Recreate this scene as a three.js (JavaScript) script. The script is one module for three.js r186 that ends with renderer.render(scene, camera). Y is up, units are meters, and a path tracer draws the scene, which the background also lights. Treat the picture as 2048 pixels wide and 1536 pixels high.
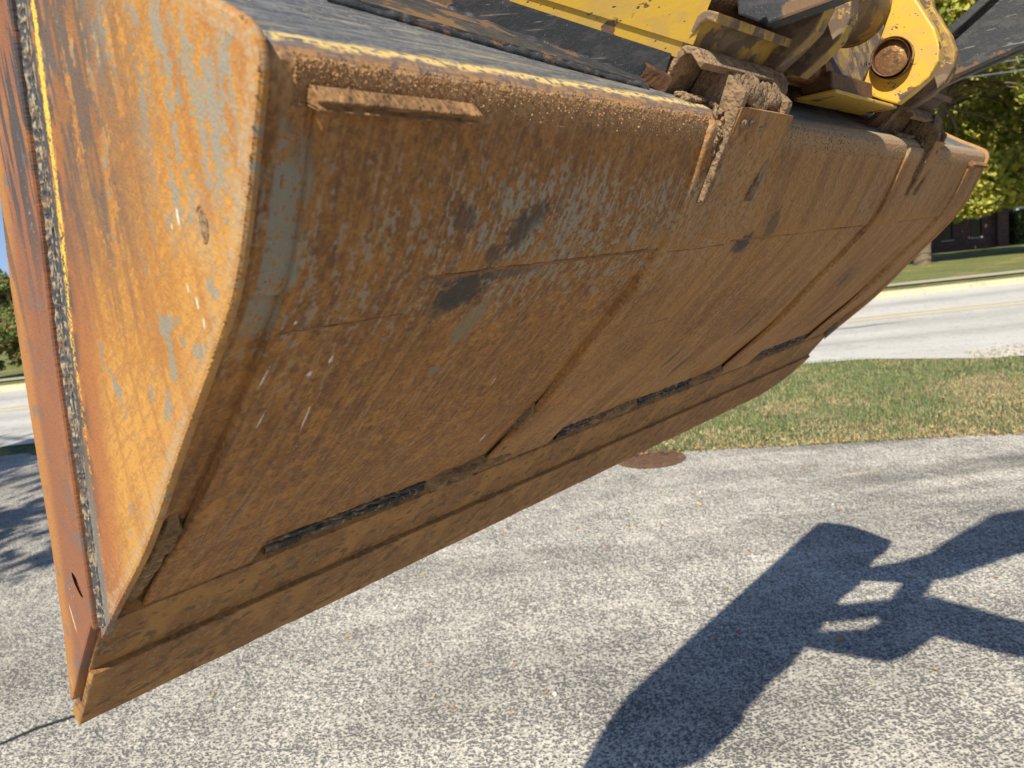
import * as THREE from 'three';
import { mergeGeometries, toCreasedNormals, mergeVertices } from 'three/addons/utils/BufferGeometryUtils.js';
import { RoundedBoxGeometry } from 'three/addons/geometries/RoundedBoxGeometry.js';

// ------------------------------------------------------------------ camera, sky, sun, exposure
const scene = new THREE.Scene();
const camera = new THREE.PerspectiveCamera(52.8, 4 / 3, 0.05, 2000);
camera.position.set(0, 1.65, 0);
camera.quaternion.setFromRotationMatrix(new THREE.Matrix4().makeBasis(
  new THREE.Vector3(0.64866, -0.10777, 0.75341), new THREE.Vector3(0.18874, 0.98178, -0.02205), new THREE.Vector3(-0.73731, 0.1565, 0.65718)));
camera.focus = 0.95; camera.userData.fStop = 10;
const renderer = new THREE.WebGLRenderer();
renderer.toneMapping = THREE.LinearToneMapping;
renderer.toneMappingExposure = 1.6;
renderer.shadowMap.enabled = true;

const SUN = new THREE.Vector3(-0.702, 0.656, 0.286).normalize();
{ // clear autumn sky, darker overhead, paler at the horizon and round the sun
  const w = 512, h = 256, d = new Float32Array(w * h * 4);
  for (let j = 0; j < h; j++) for (let i = 0; i < w; i++) {
    const lat = ((j + 0.5) / h - 0.5) * Math.PI, lon = ((i + 0.5) / w - 0.5) * 2 * Math.PI;
    const v = new THREE.Vector3(Math.cos(lat) * Math.cos(lon), Math.sin(lat), Math.cos(lat) * Math.sin(lon));
    const e = Math.max(0, v.y), k = Math.pow(1 - e, 4), s = Math.max(0, v.dot(SUN)), g = Math.pow(s, 12) * 0.35 + Math.pow(s, 60) * 0.8;
    const o = (j * w + i) * 4;
    d[o] = 0.034 + 0.25 * k + g; d[o + 1] = 0.076 + 0.34 * k + g * 0.95; d[o + 2] = 0.19 + 0.42 * k + g * 0.85; d[o + 3] = 1;
    if (v.y < 0) { const m = Math.min(1, -v.y * 8); for (let c = 0; c < 3; c++) d[o + c] += ([0.12, 0.11, 0.08][c] - d[o + c]) * m; }
  }
  const t = new THREE.DataTexture(d, w, h, THREE.RGBAFormat, THREE.FloatType);
  t.mapping = THREE.EquirectangularReflectionMapping; t.magFilter = THREE.LinearFilter; t.needsUpdate = true;
  scene.background = t; scene.environment = t;
}
const sun = new THREE.DirectionalLight(new THREE.Color(1, 0.93, 0.8), 4.2);
sun.position.copy(SUN).multiplyScalar(40).add(new THREE.Vector3(8, 0, -6)); sun.target.position.set(8, 0, -6);
sun.castShadow = true; sun.shadow.mapSize.set(4096, 4096); sun.shadow.radius = 1;
Object.assign(sun.shadow.camera, { left: -40, right: 40, top: 40, bottom: -40, near: 1, far: 120 });
scene.add(sun, sun.target);

// ------------------------------------------------------------------ noise and textures
function rng(s) { return () => { s |= 0; s = s + 0x6D2B79F5 | 0; let t = Math.imul(s ^ s >>> 15, 1 | s); t = t + Math.imul(t ^ t >>> 7, 61 | t) ^ t; return ((t ^ t >>> 14) >>> 0) / 4294967296; }; }
const PERM = new Uint8Array(512), VAL = new Float32Array(256);
{ const r = rng(7); const p = [...Array(256).keys()]; for (let i = 255; i > 0; i--) { const j = r() * (i + 1) | 0; [p[i], p[j]] = [p[j], p[i]]; } for (let i = 0; i < 512; i++) PERM[i] = p[i & 255]; for (let i = 0; i < 256; i++) VAL[i] = r(); }
function vn(x, y) { // value noise 0..1
  const xi = Math.floor(x), yi = Math.floor(y); let fx = x - xi, fy = y - yi; fx = fx * fx * (3 - 2 * fx); fy = fy * fy * (3 - 2 * fy);
  const a = PERM[(xi & 255) + PERM[yi & 255]], b = PERM[((xi + 1) & 255) + PERM[yi & 255]], c = PERM[(xi & 255) + PERM[(yi + 1) & 255]], e = PERM[((xi + 1) & 255) + PERM[(yi + 1) & 255]];
  return (VAL[a] * (1 - fx) + VAL[b] * fx) * (1 - fy) + (VAL[c] * (1 - fx) + VAL[e] * fx) * fy;
}
function fbm(x, y, o = 4) { let s = 0, a = 0.5, n = 0; for (let i = 0; i < o; i++) { s += vn(x + i * 17.3, y + i * 9.1) * a; n += a; a *= 0.5; x *= 2.03; y *= 2.03; } return s / n; }
// the same noise, repeating over the unit square: fx, fy whole numbers
function pf(u, v, fx, fy, o = 3, seed = 0) {
  let s = 0, a = 0.5, n = 0;
  for (let i = 0; i < o; i++) {
    let x = u * fx, y = v * fy; const xi = Math.floor(x), yi = Math.floor(y); x -= xi; y -= yi; x = x * x * (3 - 2 * x); y = y * y * (3 - 2 * y);
    const x0 = (xi % fx + seed + i * 37) & 255, x1 = ((xi + 1) % fx + seed + i * 37) & 255, y0 = PERM[(yi % fy + seed * 3) & 255], y1 = PERM[((yi + 1) % fy + seed * 3) & 255];
    s += a * ((VAL[PERM[x0 + y0]] * (1 - x) + VAL[PERM[x1 + y0]] * x) * (1 - y) + (VAL[PERM[x0 + y1]] * (1 - x) + VAL[PERM[x1 + y1]] * x) * y); n += a; a *= 0.5; fx *= 2; fy *= 2;
  }
  return s / n;
}
const sm = (a, b, x) => { const t = Math.min(1, Math.max(0, (x - a) / (b - a))); return t * t * (3 - 2 * t); };
const clamp = (x, a = 0, b = 1) => Math.min(b, Math.max(a, x));
const toS = x => x <= 0.0031308 ? 12.92 * x : 1.055 * Math.pow(x, 1 / 2.4) - 0.055;
const LUT = new Uint8Array(4097); for (let i = 0; i <= 4096; i++) LUT[i] = Math.round(255 * toS(i / 4096));
// fn(u, v, c) fills c[0..2] linear colour and c[3] height 0..1; u, v are 0..1, v upward
function makeMaps(w, h, fn, { repeat = false, bump = true } = {}) {
  const a = new Uint8Array(w * h * 4), b = bump ? new Uint8Array(w * h * 4) : null, c = [0, 0, 0, 0];
  for (let j = 0; j < h; j++) for (let i = 0; i < w; i++) {
    c[3] = 0.5; fn((i + 0.5) / w, (j + 0.5) / h, c); const o = (j * w + i) * 4;
    for (let k = 0; k < 3; k++) a[o + k] = LUT[Math.round(4096 * clamp(c[k]))]; a[o + 3] = 255;
    if (b) { b[o] = b[o + 1] = b[o + 2] = Math.round(255 * clamp(c[3])); b[o + 3] = 255; }
  }
  const mk = (d, srgb) => { const t = new THREE.DataTexture(d, w, h); if (srgb) t.colorSpace = THREE.SRGBColorSpace; t.magFilter = THREE.LinearFilter; t.minFilter = THREE.LinearMipmapLinearFilter; t.generateMipmaps = true; if (repeat) t.wrapS = t.wrapT = THREE.RepeatWrapping; t.needsUpdate = true; return t; };
  return { map: mk(a, true), bump: b ? mk(b, false) : null };
}
const mix = (c, r, g, b, k) => { if (k <= 0) return; if (k > 1) k = 1; c[0] += (r - c[0]) * k; c[1] += (g - c[1]) * k; c[2] += (b - c[2]) * k; };
const set = (c, r, g, b) => { c[0] = r; c[1] = g; c[2] = b; };
// periodic tile helper: blends noise so that a tile repeats without seam
function tileMaps(n, fn, o = {}) { return makeMaps(n, n, fn, { repeat: true, ...o }); }
function std(maps, o = {}) { return new THREE.MeshStandardMaterial({ map: maps.map, bumpMap: maps.bump, bumpScale: 0.002, roughness: 0.85, metalness: 0, side: THREE.DoubleSide, ...o }); }

// ------------------------------------------------------------------ object helpers
const used = {};
function numbered(n) { used[n] = (used[n] ?? -1) + 1; return used[n] ? `${n}_${String(used[n]).padStart(3, '0')}` : n; }
function tag(o, label, category, group, kind) { if (label) o.userData.label = label; if (category) o.userData.category = category; if (group) o.userData.group = group; if (kind) o.userData.kind = kind; return o; }
function mesh(name, geo, mat, parent = scene) {
  const g = Array.isArray(geo) ? mergeGeometries(geo.map(x => prep(x))) : geo;
  const m = new THREE.Mesh(g, mat); m.name = parent === scene ? numbered(name) : name; m.castShadow = m.receiveShadow = true; parent.add(m); return m;
}
function prep(g) { let x = g.index ? g.toNonIndexed() : g; for (const k of Object.keys(x.attributes)) if (!['position', 'normal', 'uv'].includes(k)) x.deleteAttribute(k); if (!x.attributes.uv) boxUV(x); return x; }
function group(name, label, category, pos = [0, 0, 0]) { const g = new THREE.Group(); g.name = numbered(name); g.position.set(...pos); scene.add(g); return tag(g, label, category); }
// metre-sized uv by the dominant normal of each triangle
function boxUV(g, s = 1) {
  if (g.index) throw new Error('nonindexed'); const p = g.attributes.position, uv = new Float32Array(p.count * 2), a = new THREE.Vector3(), b = new THREE.Vector3(), c = new THREE.Vector3(), n = new THREE.Vector3();
  for (let i = 0; i < p.count; i += 3) {
    a.fromBufferAttribute(p, i); b.fromBufferAttribute(p, i + 1); c.fromBufferAttribute(p, i + 2); n.subVectors(b, a).cross(c.clone().sub(a));
    const x = Math.abs(n.x), y = Math.abs(n.y), z = Math.abs(n.z);
    [a, b, c].forEach((v, k) => { const q = x >= y && x >= z ? [v.z, v.y] : y >= z ? [v.x, v.z] : [v.x, v.y]; uv[(i + k) * 2] = q[0] / s; uv[(i + k) * 2 + 1] = q[1] / s; });
  }
  g.setAttribute('uv', new THREE.BufferAttribute(uv, 2)); return g;
}
const EX = new THREE.Matrix4().makeBasis(new THREE.Vector3(0, 0, -1), new THREE.Vector3(0, 1, 0), new THREE.Vector3(1, 0, 0));
// a plate with outline [[y, z], ...] reaching from x0 to x1, edges chamfered
function plate(outline, x0, x1, bev = 0.0015, holes = [], s = 0.25) {
  const sh = new THREE.Shape(outline.map(([y, z]) => new THREE.Vector2(-z, y)));
  for (const h of holes) sh.holes.push(new THREE.Path(h.map(([y, z]) => new THREE.Vector2(-z, y))));
  const g = new THREE.ExtrudeGeometry(sh, { depth: x1 - x0 - 2 * bev, bevelEnabled: bev > 0, bevelThickness: bev, bevelSize: bev, bevelOffset: -bev, bevelSegments: 2, curveSegments: 8 });
  g.translate(0, 0, x0 + bev); g.applyMatrix4(EX);
  const q = prep(g); return boxUV(q, s);
}
// a bent plate: the centre line [[y, z], ...] with thickness th
function bent(line, th, x0, x1, s = 0.25, round = 3) {
  const c = line.length > 2 ? new THREE.CatmullRomCurve3(line.map(([y, z]) => new THREE.Vector3(0, y, z)), false, 'catmullrom', 0.25).getPoints(line.length * round) : line.map(([y, z]) => new THREE.Vector3(0, y, z));
  const L = [], R = [];
  for (let i = 0; i < c.length; i++) {
    const d = c[Math.min(c.length - 1, i + 1)].clone().sub(c[Math.max(0, i - 1)]).normalize(), n = [d.z, -d.y];
    L.push([c[i].y + n[0] * th / 2, c[i].z + n[1] * th / 2]); R.push([c[i].y - n[0] * th / 2, c[i].z - n[1] * th / 2]);
  }
  return plate([...L, ...R.reverse()], x0, x1, Math.min(0.0018, th * 0.22), [], s);
}
function bar(a, b, r, seg = 10, r2 = r) { // round bar between two points
  const A = new THREE.Vector3(...a), B = new THREE.Vector3(...b), g = new THREE.CylinderGeometry(r2, r, A.distanceTo(B), seg, 1);
  g.applyQuaternion(new THREE.Quaternion().setFromUnitVectors(new THREE.Vector3(0, 1, 0), B.clone().sub(A).normalize())); g.translate(...A.clone().add(B).multiplyScalar(0.5).toArray()); return prep(g);
}
function box(x0, x1, y0, y1, z0, z1, r = 0.003, s = 0.25) { const g = r ? new RoundedBoxGeometry(x1 - x0, y1 - y0, z1 - z0, 2, r) : new THREE.BoxGeometry(x1 - x0, y1 - y0, z1 - z0); g.translate((x0 + x1) / 2, (y0 + y1) / 2, (z0 + z1) / 2); return boxUV(prep(g), s); }
// a slab with four corners (any plane), thickness th along its normal, chamfered by inset
function slab(pts, th, s = 0.25) {
  const P = pts.map(p => new THREE.Vector3(...p)), n = P[1].clone().sub(P[0]).cross(P[2].clone().sub(P[0])).normalize(), c = P.reduce((a, p) => a.add(p), new THREE.Vector3()).divideScalar(P.length);
  const ins = P.map(p => p.clone().add(c.clone().sub(p).setLength(0.002)));
  const top = ins.map(p => p.clone().addScaledVector(n, th)), mid = P.map(p => p.clone().addScaledVector(n, th - 0.002)), bot = P, v = [];
  const tri = (a, b, d) => v.push(...a.toArray(), ...b.toArray(), ...d.toArray());
  for (let i = 1; i < P.length - 1; i++) { tri(top[0], top[i], top[i + 1]); tri(bot[0], bot[i + 1], bot[i]); }
  for (let i = 0; i < P.length; i++) { const j = (i + 1) % P.length; tri(top[i], mid[j], top[j]); tri(top[i], mid[i], mid[j]); tri(mid[i], bot[j], mid[j]); tri(mid[i], bot[i], bot[j]); }
  const g = new THREE.BufferGeometry(); g.setAttribute('position', new THREE.Float32BufferAttribute(v, 3)); g.computeVertexNormals(); return boxUV(g, s);
}
// rough bead or ridge along points
function bead(pts, r, seed, wob = 0.45, seg = 7, freq = 160) {
  const c = new THREE.CatmullRomCurve3(pts.map(p => new THREE.Vector3(...p))), L = c.getLength(), g = new THREE.TubeGeometry(c, Math.max(8, Math.round(L / 0.003)), r, seg, false), p = g.attributes.position, nn = g.attributes.normal;
  for (let i = 0; i < p.count; i++) { const k = r * wob * ((fbm(p.getX(i) * freq + seed, (p.getY(i) + p.getZ(i)) * freq, 3) - 0.5) * 2.4); p.setXYZ(i, p.getX(i) + nn.getX(i) * k, p.getY(i) + nn.getY(i) * k, p.getZ(i) + nn.getZ(i) * k); }
  g.computeVertexNormals(); return boxUV(prep(g), 0.25);
}
function lump(x, y, z, sx, sy, sz, seed, det = 4, rough = 0.5) {
  const g = mergeVertices(new THREE.IcosahedronGeometry(1, det).deleteAttribute('uv').deleteAttribute('normal')), p = g.attributes.position;
  for (let i = 0; i < p.count; i++) { const a = p.getX(i), b = p.getY(i), c = p.getZ(i), k = 1 + rough * (fbm(a * 1.7 + seed, b * 1.7 + c * 1.3 + seed, 2) - 0.5) * 1.6 + rough * 0.6 * (fbm(a * 7 + c * 3 + seed, b * 7 - c * 4, 2) - 0.5); p.setXYZ(i, x + a * sx * k, y + b * sy * k, z + c * sz * k); }
  g.computeVertexNormals(); return boxUV(prep(g), 0.25);
}

// ------------------------------------------------------------------ generic materials
const rustTile = tileMaps(512, (u, v, c) => {
  const n = pf(u, v, 9, 9, 5, 13), f = pf(u, v, 70, 70, 3, 26), g = pf(u, v, 20, 34, 4, 39);
  set(c, 0.22, 0.098, 0.036); mix(c, 0.31, 0.145, 0.045, sm(0.45, 0.7, n)); mix(c, 0.10, 0.05, 0.026, sm(0.55, 0.72, g) * 0.8); mix(c, 0.27, 0.19, 0.12, sm(0.6, 0.75, f) * 0.6); c[3] = f * 0.7 + n * 0.3;
});
const mudTile = tileMaps(512, (u, v, c) => {
  const n = pf(u, v, 8, 8, 5, 52), f = pf(u, v, 90, 90, 3, 65), h = pf(u, v, 30, 30, 3, 78);
  set(c, 0.23, 0.15, 0.085); mix(c, 0.34, 0.23, 0.13, sm(0.45, 0.7, n)); mix(c, 0.13, 0.083, 0.045, sm(0.5, 0.7, h) * 0.8); c[3] = f * 0.5 + h * 0.5;
});
const blackTile = tileMaps(1024, (u, v, c) => {
  const f = pf(u, v, 160, 160, 2, 91), n = pf(u, v, 6, 6, 5, 104), st = pf(u, v, 14, 120, 3, 117), sp = pf(u, v, 260, 260, 1, 5), dust = pf(u, v, 30, 40, 4, 130);
  set(c, 0.034, 0.038, 0.044); mix(c, 0.09, 0.083, 0.085, sm(0.45, 0.75, dust) * 0.5); mix(c, 0.17, 0.1, 0.055, sm(0.655, 0.69, n + 0.05 * f)); mix(c, 0.34, 0.33, 0.3, sm(0.93, 0.97, sp) * 0.8); mix(c, 0.3, 0.28, 0.24, sm(0.74, 0.8, st) * 0.5);
  c[3] = 0.5 + 0.25 * f - 0.3 * sm(0.655, 0.69, n);
});
const yellowTile = tileMaps(1024, (u, v, c) => {
  const n = pf(u, v, 7, 7, 6, 143), f = pf(u, v, 120, 120, 2, 156), d = pf(u, v, 22, 22, 4, 169), p = pf(u, v, 75, 75, 1, 5);
  set(c, 0.62, 0.385, 0.045); mix(c, 0.54, 0.345, 0.075, sm(0.4, 0.7, d)); const chip = Math.max(sm(0.64, 0.655, n + 0.06 * (f - 0.5)), sm(0.93, 0.945, p + 0.04 * (f - 0.5)));
  mix(c, 0.16, 0.088, 0.055, chip); mix(c, 0.09, 0.075, 0.065, chip * sm(0.5, 0.6, d)); c[3] = 0.7 - chip * 0.5 + f * 0.15;
});
const yellowWorn = tileMaps(1024, (u, v, c) => {
  const n = pf(u, v, 9, 9, 6, 182), f = pf(u, v, 120, 120, 2, 195), d = pf(u, v, 22, 22, 4, 208);
  const chip = sm(0.44, 0.48, n + 0.1 * (f - 0.5)); set(c, 0.42, 0.265, 0.05); mix(c, 0.28, 0.175, 0.06, sm(0.4, 0.6, d));
  mix(c, 0.13, 0.085, 0.055, chip); mix(c, 0.2, 0.14, 0.085, chip * sm(0.5, 0.62, d)); c[3] = 0.7 - chip * 0.4 + f * 0.2;
});
const M = {
  rust: std(rustTile, { roughness: 0.88, bumpScale: 0.0025 }), mud: std(mudTile, { roughness: 1, bumpScale: 0.006 }),
  black: std(blackTile, { roughness: 0.5, bumpScale: 0.0008 }), yellow: std(yellowTile, { roughness: 0.5, bumpScale: 0.0006 }), yellowWorn: std(yellowWorn, { roughness: 0.7, bumpScale: 0.0012 }),
  gold: std(rustTile, { color: new THREE.Color(1.12, 1.18, 0.95), roughness: 0.8, bumpScale: 0.002 }),
  ledge: std(mudTile, { color: new THREE.Color(0.95, 0.76, 0.54), roughness: 1, bumpScale: 0.005 }),
  darkSteel: std(rustTile, { color: new THREE.Color(0.45, 0.42, 0.42), roughness: 0.6, bumpScale: 0.0015 }),
};

// ------------------------------------------------------------------ ground, road, lawn (n = distance across the road, s = along it)
const NS = (n, s) => [n * 0.77 + s * 0.64, -n * 0.64 + s * 0.77];
const lawnY = n => n < 17.05 ? -0.014 : 0.10 - Math.min(60, Math.max(0, n - 18)) * 0.029;
function grid(us, vs, f, col, uvS = 1) { // sheet through points f(u, v) with vertex colours
  const p = [], c = [], uv = [], id = [];
  for (const v of vs) for (const u of us) { const q = f(u, v); p.push(...q); uv.push(q[0] / uvS, q[2] / uvS); const k = col ? col(q[0], q[2]) : [1, 1, 1]; c.push(...k); }
  const W = us.length; for (let j = 0; j < vs.length - 1; j++) for (let i = 0; i < W - 1; i++) { const a = j * W + i; id.push(a, a + 1, a + W, a + 1, a + W + 1, a + W); }
  const g = new THREE.BufferGeometry(); g.setAttribute('position', new THREE.Float32BufferAttribute(p, 3)); g.setAttribute('uv', new THREE.Float32BufferAttribute(uv, 2)); g.setAttribute('color', new THREE.Float32BufferAttribute(c, 3)); g.setIndex(id); g.computeVertexNormals();
  const y = g.attributes.normal.getY(0); if (y < 0) { for (let i = 0; i < id.length; i += 3) [id[i], id[i + 1]] = [id[i + 1], id[i]]; g.setIndex(id); g.computeVertexNormals(); } return g;
}
const range = (a, b, n) => Array.from({ length: n + 1 }, (_, i) => a + (b - a) * i / n);
const asphaltTile = tileMaps(2048, (u, v, c) => { // 4 m: pale worn stones in dark binder
  const a = pf(u, v, 800, 800, 1, 3), b = pf(u, v, 430, 430, 2, 41), d = pf(u, v, 30, 30, 4, 77), e = pf(u, v, 900, 900, 1, 9), hue = pf(u, v, 420, 420, 1, 60);
  const st = sm(0.32, 0.58, a * 0.55 + b * 0.45 + (d - 0.5) * 0.22), sh = 0.35 + 0.32 * hue;
  set(c, 0.16, 0.157, 0.15); mix(c, sh * 1.06, sh, sh * 0.86, st); mix(c, 0.72, 0.68, 0.58, sm(0.8, 0.9, a) * 0.8); mix(c, 0.03, 0.03, 0.032, sm(0.75, 0.9, e) * 0.5);
  c[3] = 0.25 + 0.6 * st + 0.15 * e;
});
const roadTile = tileMaps(1024, (u, v, c) => {
  const n = pf(u, v, 7, 7, 5, 13), f = pf(u, v, 180, 180, 2, 31), g = pf(u, v, 40, 40, 3, 8), k = 0.52 + 0.1 * (n - 0.5) + 0.16 * (f - 0.5);
  set(c, k * 1.04, k, k * 0.9); mix(c, 0.2, 0.2, 0.19, sm(0.66, 0.8, g) * 0.4); c[3] = f;
});
const grassTile = tileMaps(1024, (u, v, c) => {
  const n = pf(u, v, 6, 6, 5, 23), f = pf(u, v, 200, 200, 2, 51), g = pf(u, v, 40, 40, 3, 80);
  set(c, 0.095, 0.13, 0.035); mix(c, 0.17, 0.2, 0.06, sm(0.4, 0.75, g)); mix(c, 0.27, 0.23, 0.11, sm(0.55, 0.75, n) * 0.7); mix(c, 0.03, 0.045, 0.012, sm(0.5, 0.8, f) * 0.7); c[3] = f * 0.7 + g * 0.3;
});
{
  const rows = [...range(-120, -24, 8), ...range(-22, 22, 88), ...range(24, 140, 10)], cols = [-90, -60, -30, -10, 0, ...range(5, 22, 68), ...range(23, 60, 37), 80, 110, 160, 260, 420];
  const g = grid(rows, cols, (s, n) => { const [x, z] = NS(n, s); return [x, lawnY(n), z]; }, (x, z) => {
    const n = x * 0.77 - z * 0.64, k = 0.85 + 0.5 * (fbm(x * 0.9, z * 0.9, 3) - 0.5), dry = sm(0.42, 0.62, fbm(x * 0.55 + 9, z * 0.55, 3)), far = sm(15, 17.5, n);
    return [k * (1 + 0.4 * dry * (1 - far)) * (1 + 0.75 * far), k * (1 + 0.12 * dry * (1 - far)) * (1 + 0.5 * far), k * (1 + 0.5 * dry * (1 - far)) * (1 + 0.2 * far)];
  }, 3);
  tag(mesh('lawn', g, std(grassTile, { vertexColors: true, roughness: 1, bumpScale: 0.02 })), null, null, null, 'structure');
}
const EDGE = [[30, 12], [6, 9.5], [1.2, 7.6], [-0.9, 6.58], [-1.94, 5.98], [-2.6, 5.62], [-3.1, 5.31], [-3.5, 4.98], [-4.6, 4.3], [-7, 3.45], [-10.6, 2.88], [-14, 0.05], [-60, -38.2]];
function edgeX(z) { for (let i = 0; i < EDGE.length - 1; i++) if (z <= EDGE[i][0] && z >= EDGE[i + 1][0]) { const k = (EDGE[i][0] - z) / (EDGE[i][0] - EDGE[i + 1][0]); return EDGE[i][1] + (EDGE[i + 1][1] - EDGE[i][1]) * k; } return z > 30 ? 12 : -38; }
const edgeW = z => edgeX(z) + 0.09 * (fbm(z * 1.3 + 50, 3, 3) - 0.5) + 0.05 * (fbm(z * 7, 8, 2) - 0.5);
{
  const rows = [...range(30, 7, 12), ...range(6, -12, 150), ...range(-13, -60, 24)], cols = [...range(0, 0.2, 12), ...range(0.22, 1, 90)];
  const g = grid(cols, rows, (u, z) => { const e = edgeW(z); return [u < 0.21 ? -60 + (59 * u) / 0.2 : -1 + (e + 1) * (u - 0.21) / 0.79, 0.0, z]; }, (x, z) => {
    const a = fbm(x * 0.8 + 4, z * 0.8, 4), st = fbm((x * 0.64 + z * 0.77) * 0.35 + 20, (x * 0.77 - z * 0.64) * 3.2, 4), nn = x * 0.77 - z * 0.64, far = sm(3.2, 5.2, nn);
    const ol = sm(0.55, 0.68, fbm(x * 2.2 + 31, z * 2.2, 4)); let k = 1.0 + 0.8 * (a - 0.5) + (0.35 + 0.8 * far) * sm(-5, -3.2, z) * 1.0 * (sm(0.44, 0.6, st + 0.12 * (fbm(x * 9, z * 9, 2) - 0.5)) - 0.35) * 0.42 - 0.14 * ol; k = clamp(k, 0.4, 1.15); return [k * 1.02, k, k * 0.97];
  }, 4);
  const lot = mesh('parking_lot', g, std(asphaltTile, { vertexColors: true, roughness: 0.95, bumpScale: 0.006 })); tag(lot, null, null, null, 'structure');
}
const tarMat = new THREE.MeshStandardMaterial({ color: new THREE.Color(0.03, 0.03, 0.032), roughness: 0.8 });
{ // tar-filled crack running in from the lower left
  const P = [[-1.6, -4.1], [0.2, -3.66], [0.55, -3.53], [0.67, -3.48], [0.79, -3.47], [0.9, -3.43], [1.02, -3.38]], p = [], id = [], r = rng(3);
  P.forEach(([x, z], i) => { const w = 0.007 + 0.006 * r(); p.push(x + w * 0.4, 0.004, z - w, x - w * 0.4, 0.004, z + w); if (i) id.push(2 * i - 2, 2 * i - 1, 2 * i, 2 * i - 1, 2 * i + 1, 2 * i); });
  const g = new THREE.BufferGeometry(); g.setAttribute('position', new THREE.Float32BufferAttribute(p, 3)); g.setIndex(id); g.computeVertexNormals();
  tag(mesh('pavement_crack', g, tarMat), null, null, null, 'structure');
}
{ // concrete road with worn lanes, a faded double centre line and kerb
  const cols = range(9.62, 16.85, 72), rows = range(-110, 130, 240);
  const nEdge = s => 9.62 + 0.12 * (fbm(s * 0.8, 4, 3) - 0.5) - 1.1 * sm(3.6, 5.6, s);
  const g = grid(cols, rows, (n, s) => { const q = n < 9.7 ? nEdge(s) : n, [x, z] = NS(q, s); return [x, 0.0, z]; }, (x, z) => {
    const n = x * 0.77 - z * 0.64, s = x * 0.64 + z * 0.77, lane = Math.max(Math.exp(-(((n - 11.0) / 0.5) ** 2)), Math.exp(-(((n - 12.4) / 0.4) ** 2)), Math.exp(-(((n - 15.4) / 0.5) ** 2))), k = 1.04 - 0.26 * lane * (0.4 + fbm(s * 0.3, n * 4, 3)) + 0.25 * (fbm(s * 0.25, n * 3 + 7, 3) - 0.5); return [k, k, k];
  }, 3);
  tag(mesh('road', g, std(roadTile, { vertexColors: true, roughness: 0.9, bumpScale: 0.003 })), null, null, null, 'structure');
  { const p = [], id = []; for (let i = 0; i <= 10; i++) { const [x, z] = NS(12.55 + 0.05 * Math.sin(i), 4.4 + i * 0.16), w = 0.035 * Math.sin(i / 10 * Math.PI) + 0.004; p.push(x + w, 0.004, z - w, x - w, 0.004, z + w); if (i) id.push(2 * i - 2, 2 * i - 1, 2 * i, 2 * i - 1, 2 * i + 1, 2 * i); } const g = new THREE.BufferGeometry(); g.setAttribute('position', new THREE.Float32BufferAttribute(p, 3)); g.setIndex(id); g.computeVertexNormals(); tag(mesh('pavement_crack', g, new THREE.MeshStandardMaterial({ color: new THREE.Color(0.2, 0.2, 0.19), roughness: 0.9 })), null, null, null, 'structure'); }
  const yl = new THREE.MeshStandardMaterial({ color: new THREE.Color(0.6, 0.5, 0.3), roughness: 0.8 });
  const ribs = [[13.22, 13.4], [13.62, 13.8]].map(([a, b]) => prep(grid([a, b], range(-110, 130, 60), (n, s) => { const [x, z] = NS(n, s); return [x, 0.004, z]; })));
  tag(mesh('lane_marking', ribs, yl), null, null, null, 'structure');
  const kerbMat = std(roadTile, { color: new THREE.Color(1.0, 0.88, 0.64), roughness: 0.9 });
  const kb = (n0, n1, h) => { const sh = new THREE.Shape([[n0, -0.05], [n0 + 0.02, h - 0.02], [n0 + 0.05, h], [n1, h], [n1, -0.05]].map(([a, b]) => new THREE.Vector2(a, b))), ge = new THREE.ExtrudeGeometry(sh, { depth: 240, bevelEnabled: false }); ge.translate(0, 0, -110); ge.applyMatrix4(new THREE.Matrix4().makeBasis(new THREE.Vector3(0.77, 0, -0.64), new THREE.Vector3(0, 1, 0), new THREE.Vector3(0.64, 0, 0.77))); return boxUV(prep(ge), 3); };
  tag(mesh('kerb', kb(16.85, 17.12, 0.12), kerbMat), null, null, null, 'structure');
  const sw = grid(range(18.05, 18.75, 4), range(-60, 90, 150), (n, s) => { const [x, z] = NS(n + 0.12 * (fbm(s * 0.9, n * 5, 2) - 0.5), s); return [x, lawnY(18) + 0.035, z]; }, null, 3);
  tag(mesh('sidewalk', sw, std(roadTile, { color: new THREE.Color(0.8, 0.74, 0.6), roughness: 0.95 })), null, null, null, 'structure');
  // gravel shoulder at the bend of the verge
  const gp = [], r = rng(12), st = []; for (let i = 0; i < 2200; i++) { const s = 5.0 + r() * 3.4, n = 8.75 + r() * 0.6 - 0.1 * (s < 5.4), [x, z] = NS(n, s); st.push([x, 0.0, z, 0.008 + 0.02 * r() * r()]); }
  const im = new THREE.InstancedMesh(new THREE.IcosahedronGeometry(1, 0), new THREE.MeshStandardMaterial({ color: new THREE.Color(0.42, 0.4, 0.36), roughness: 1 }), st.length), o = new THREE.Object3D();
  st.forEach(([x, y, z, k], i) => { o.position.set(x, y, z); o.scale.set(k, k * 0.7, k * 1.2); o.rotation.set(r() * 6, r() * 6, r() * 6); o.updateMatrix(); im.setMatrixAt(i, o.matrix); const q = 0.5 + r() * 0.8; im.setColorAt(i, new THREE.Color(q, q * 0.97, q * 0.9)); });
  im.name = 'gravel'; scene.add(im); tag(im, 'loose grey gravel along the road edge at the end of the grass verge', 'gravel', null, 'stuff');
}
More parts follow.
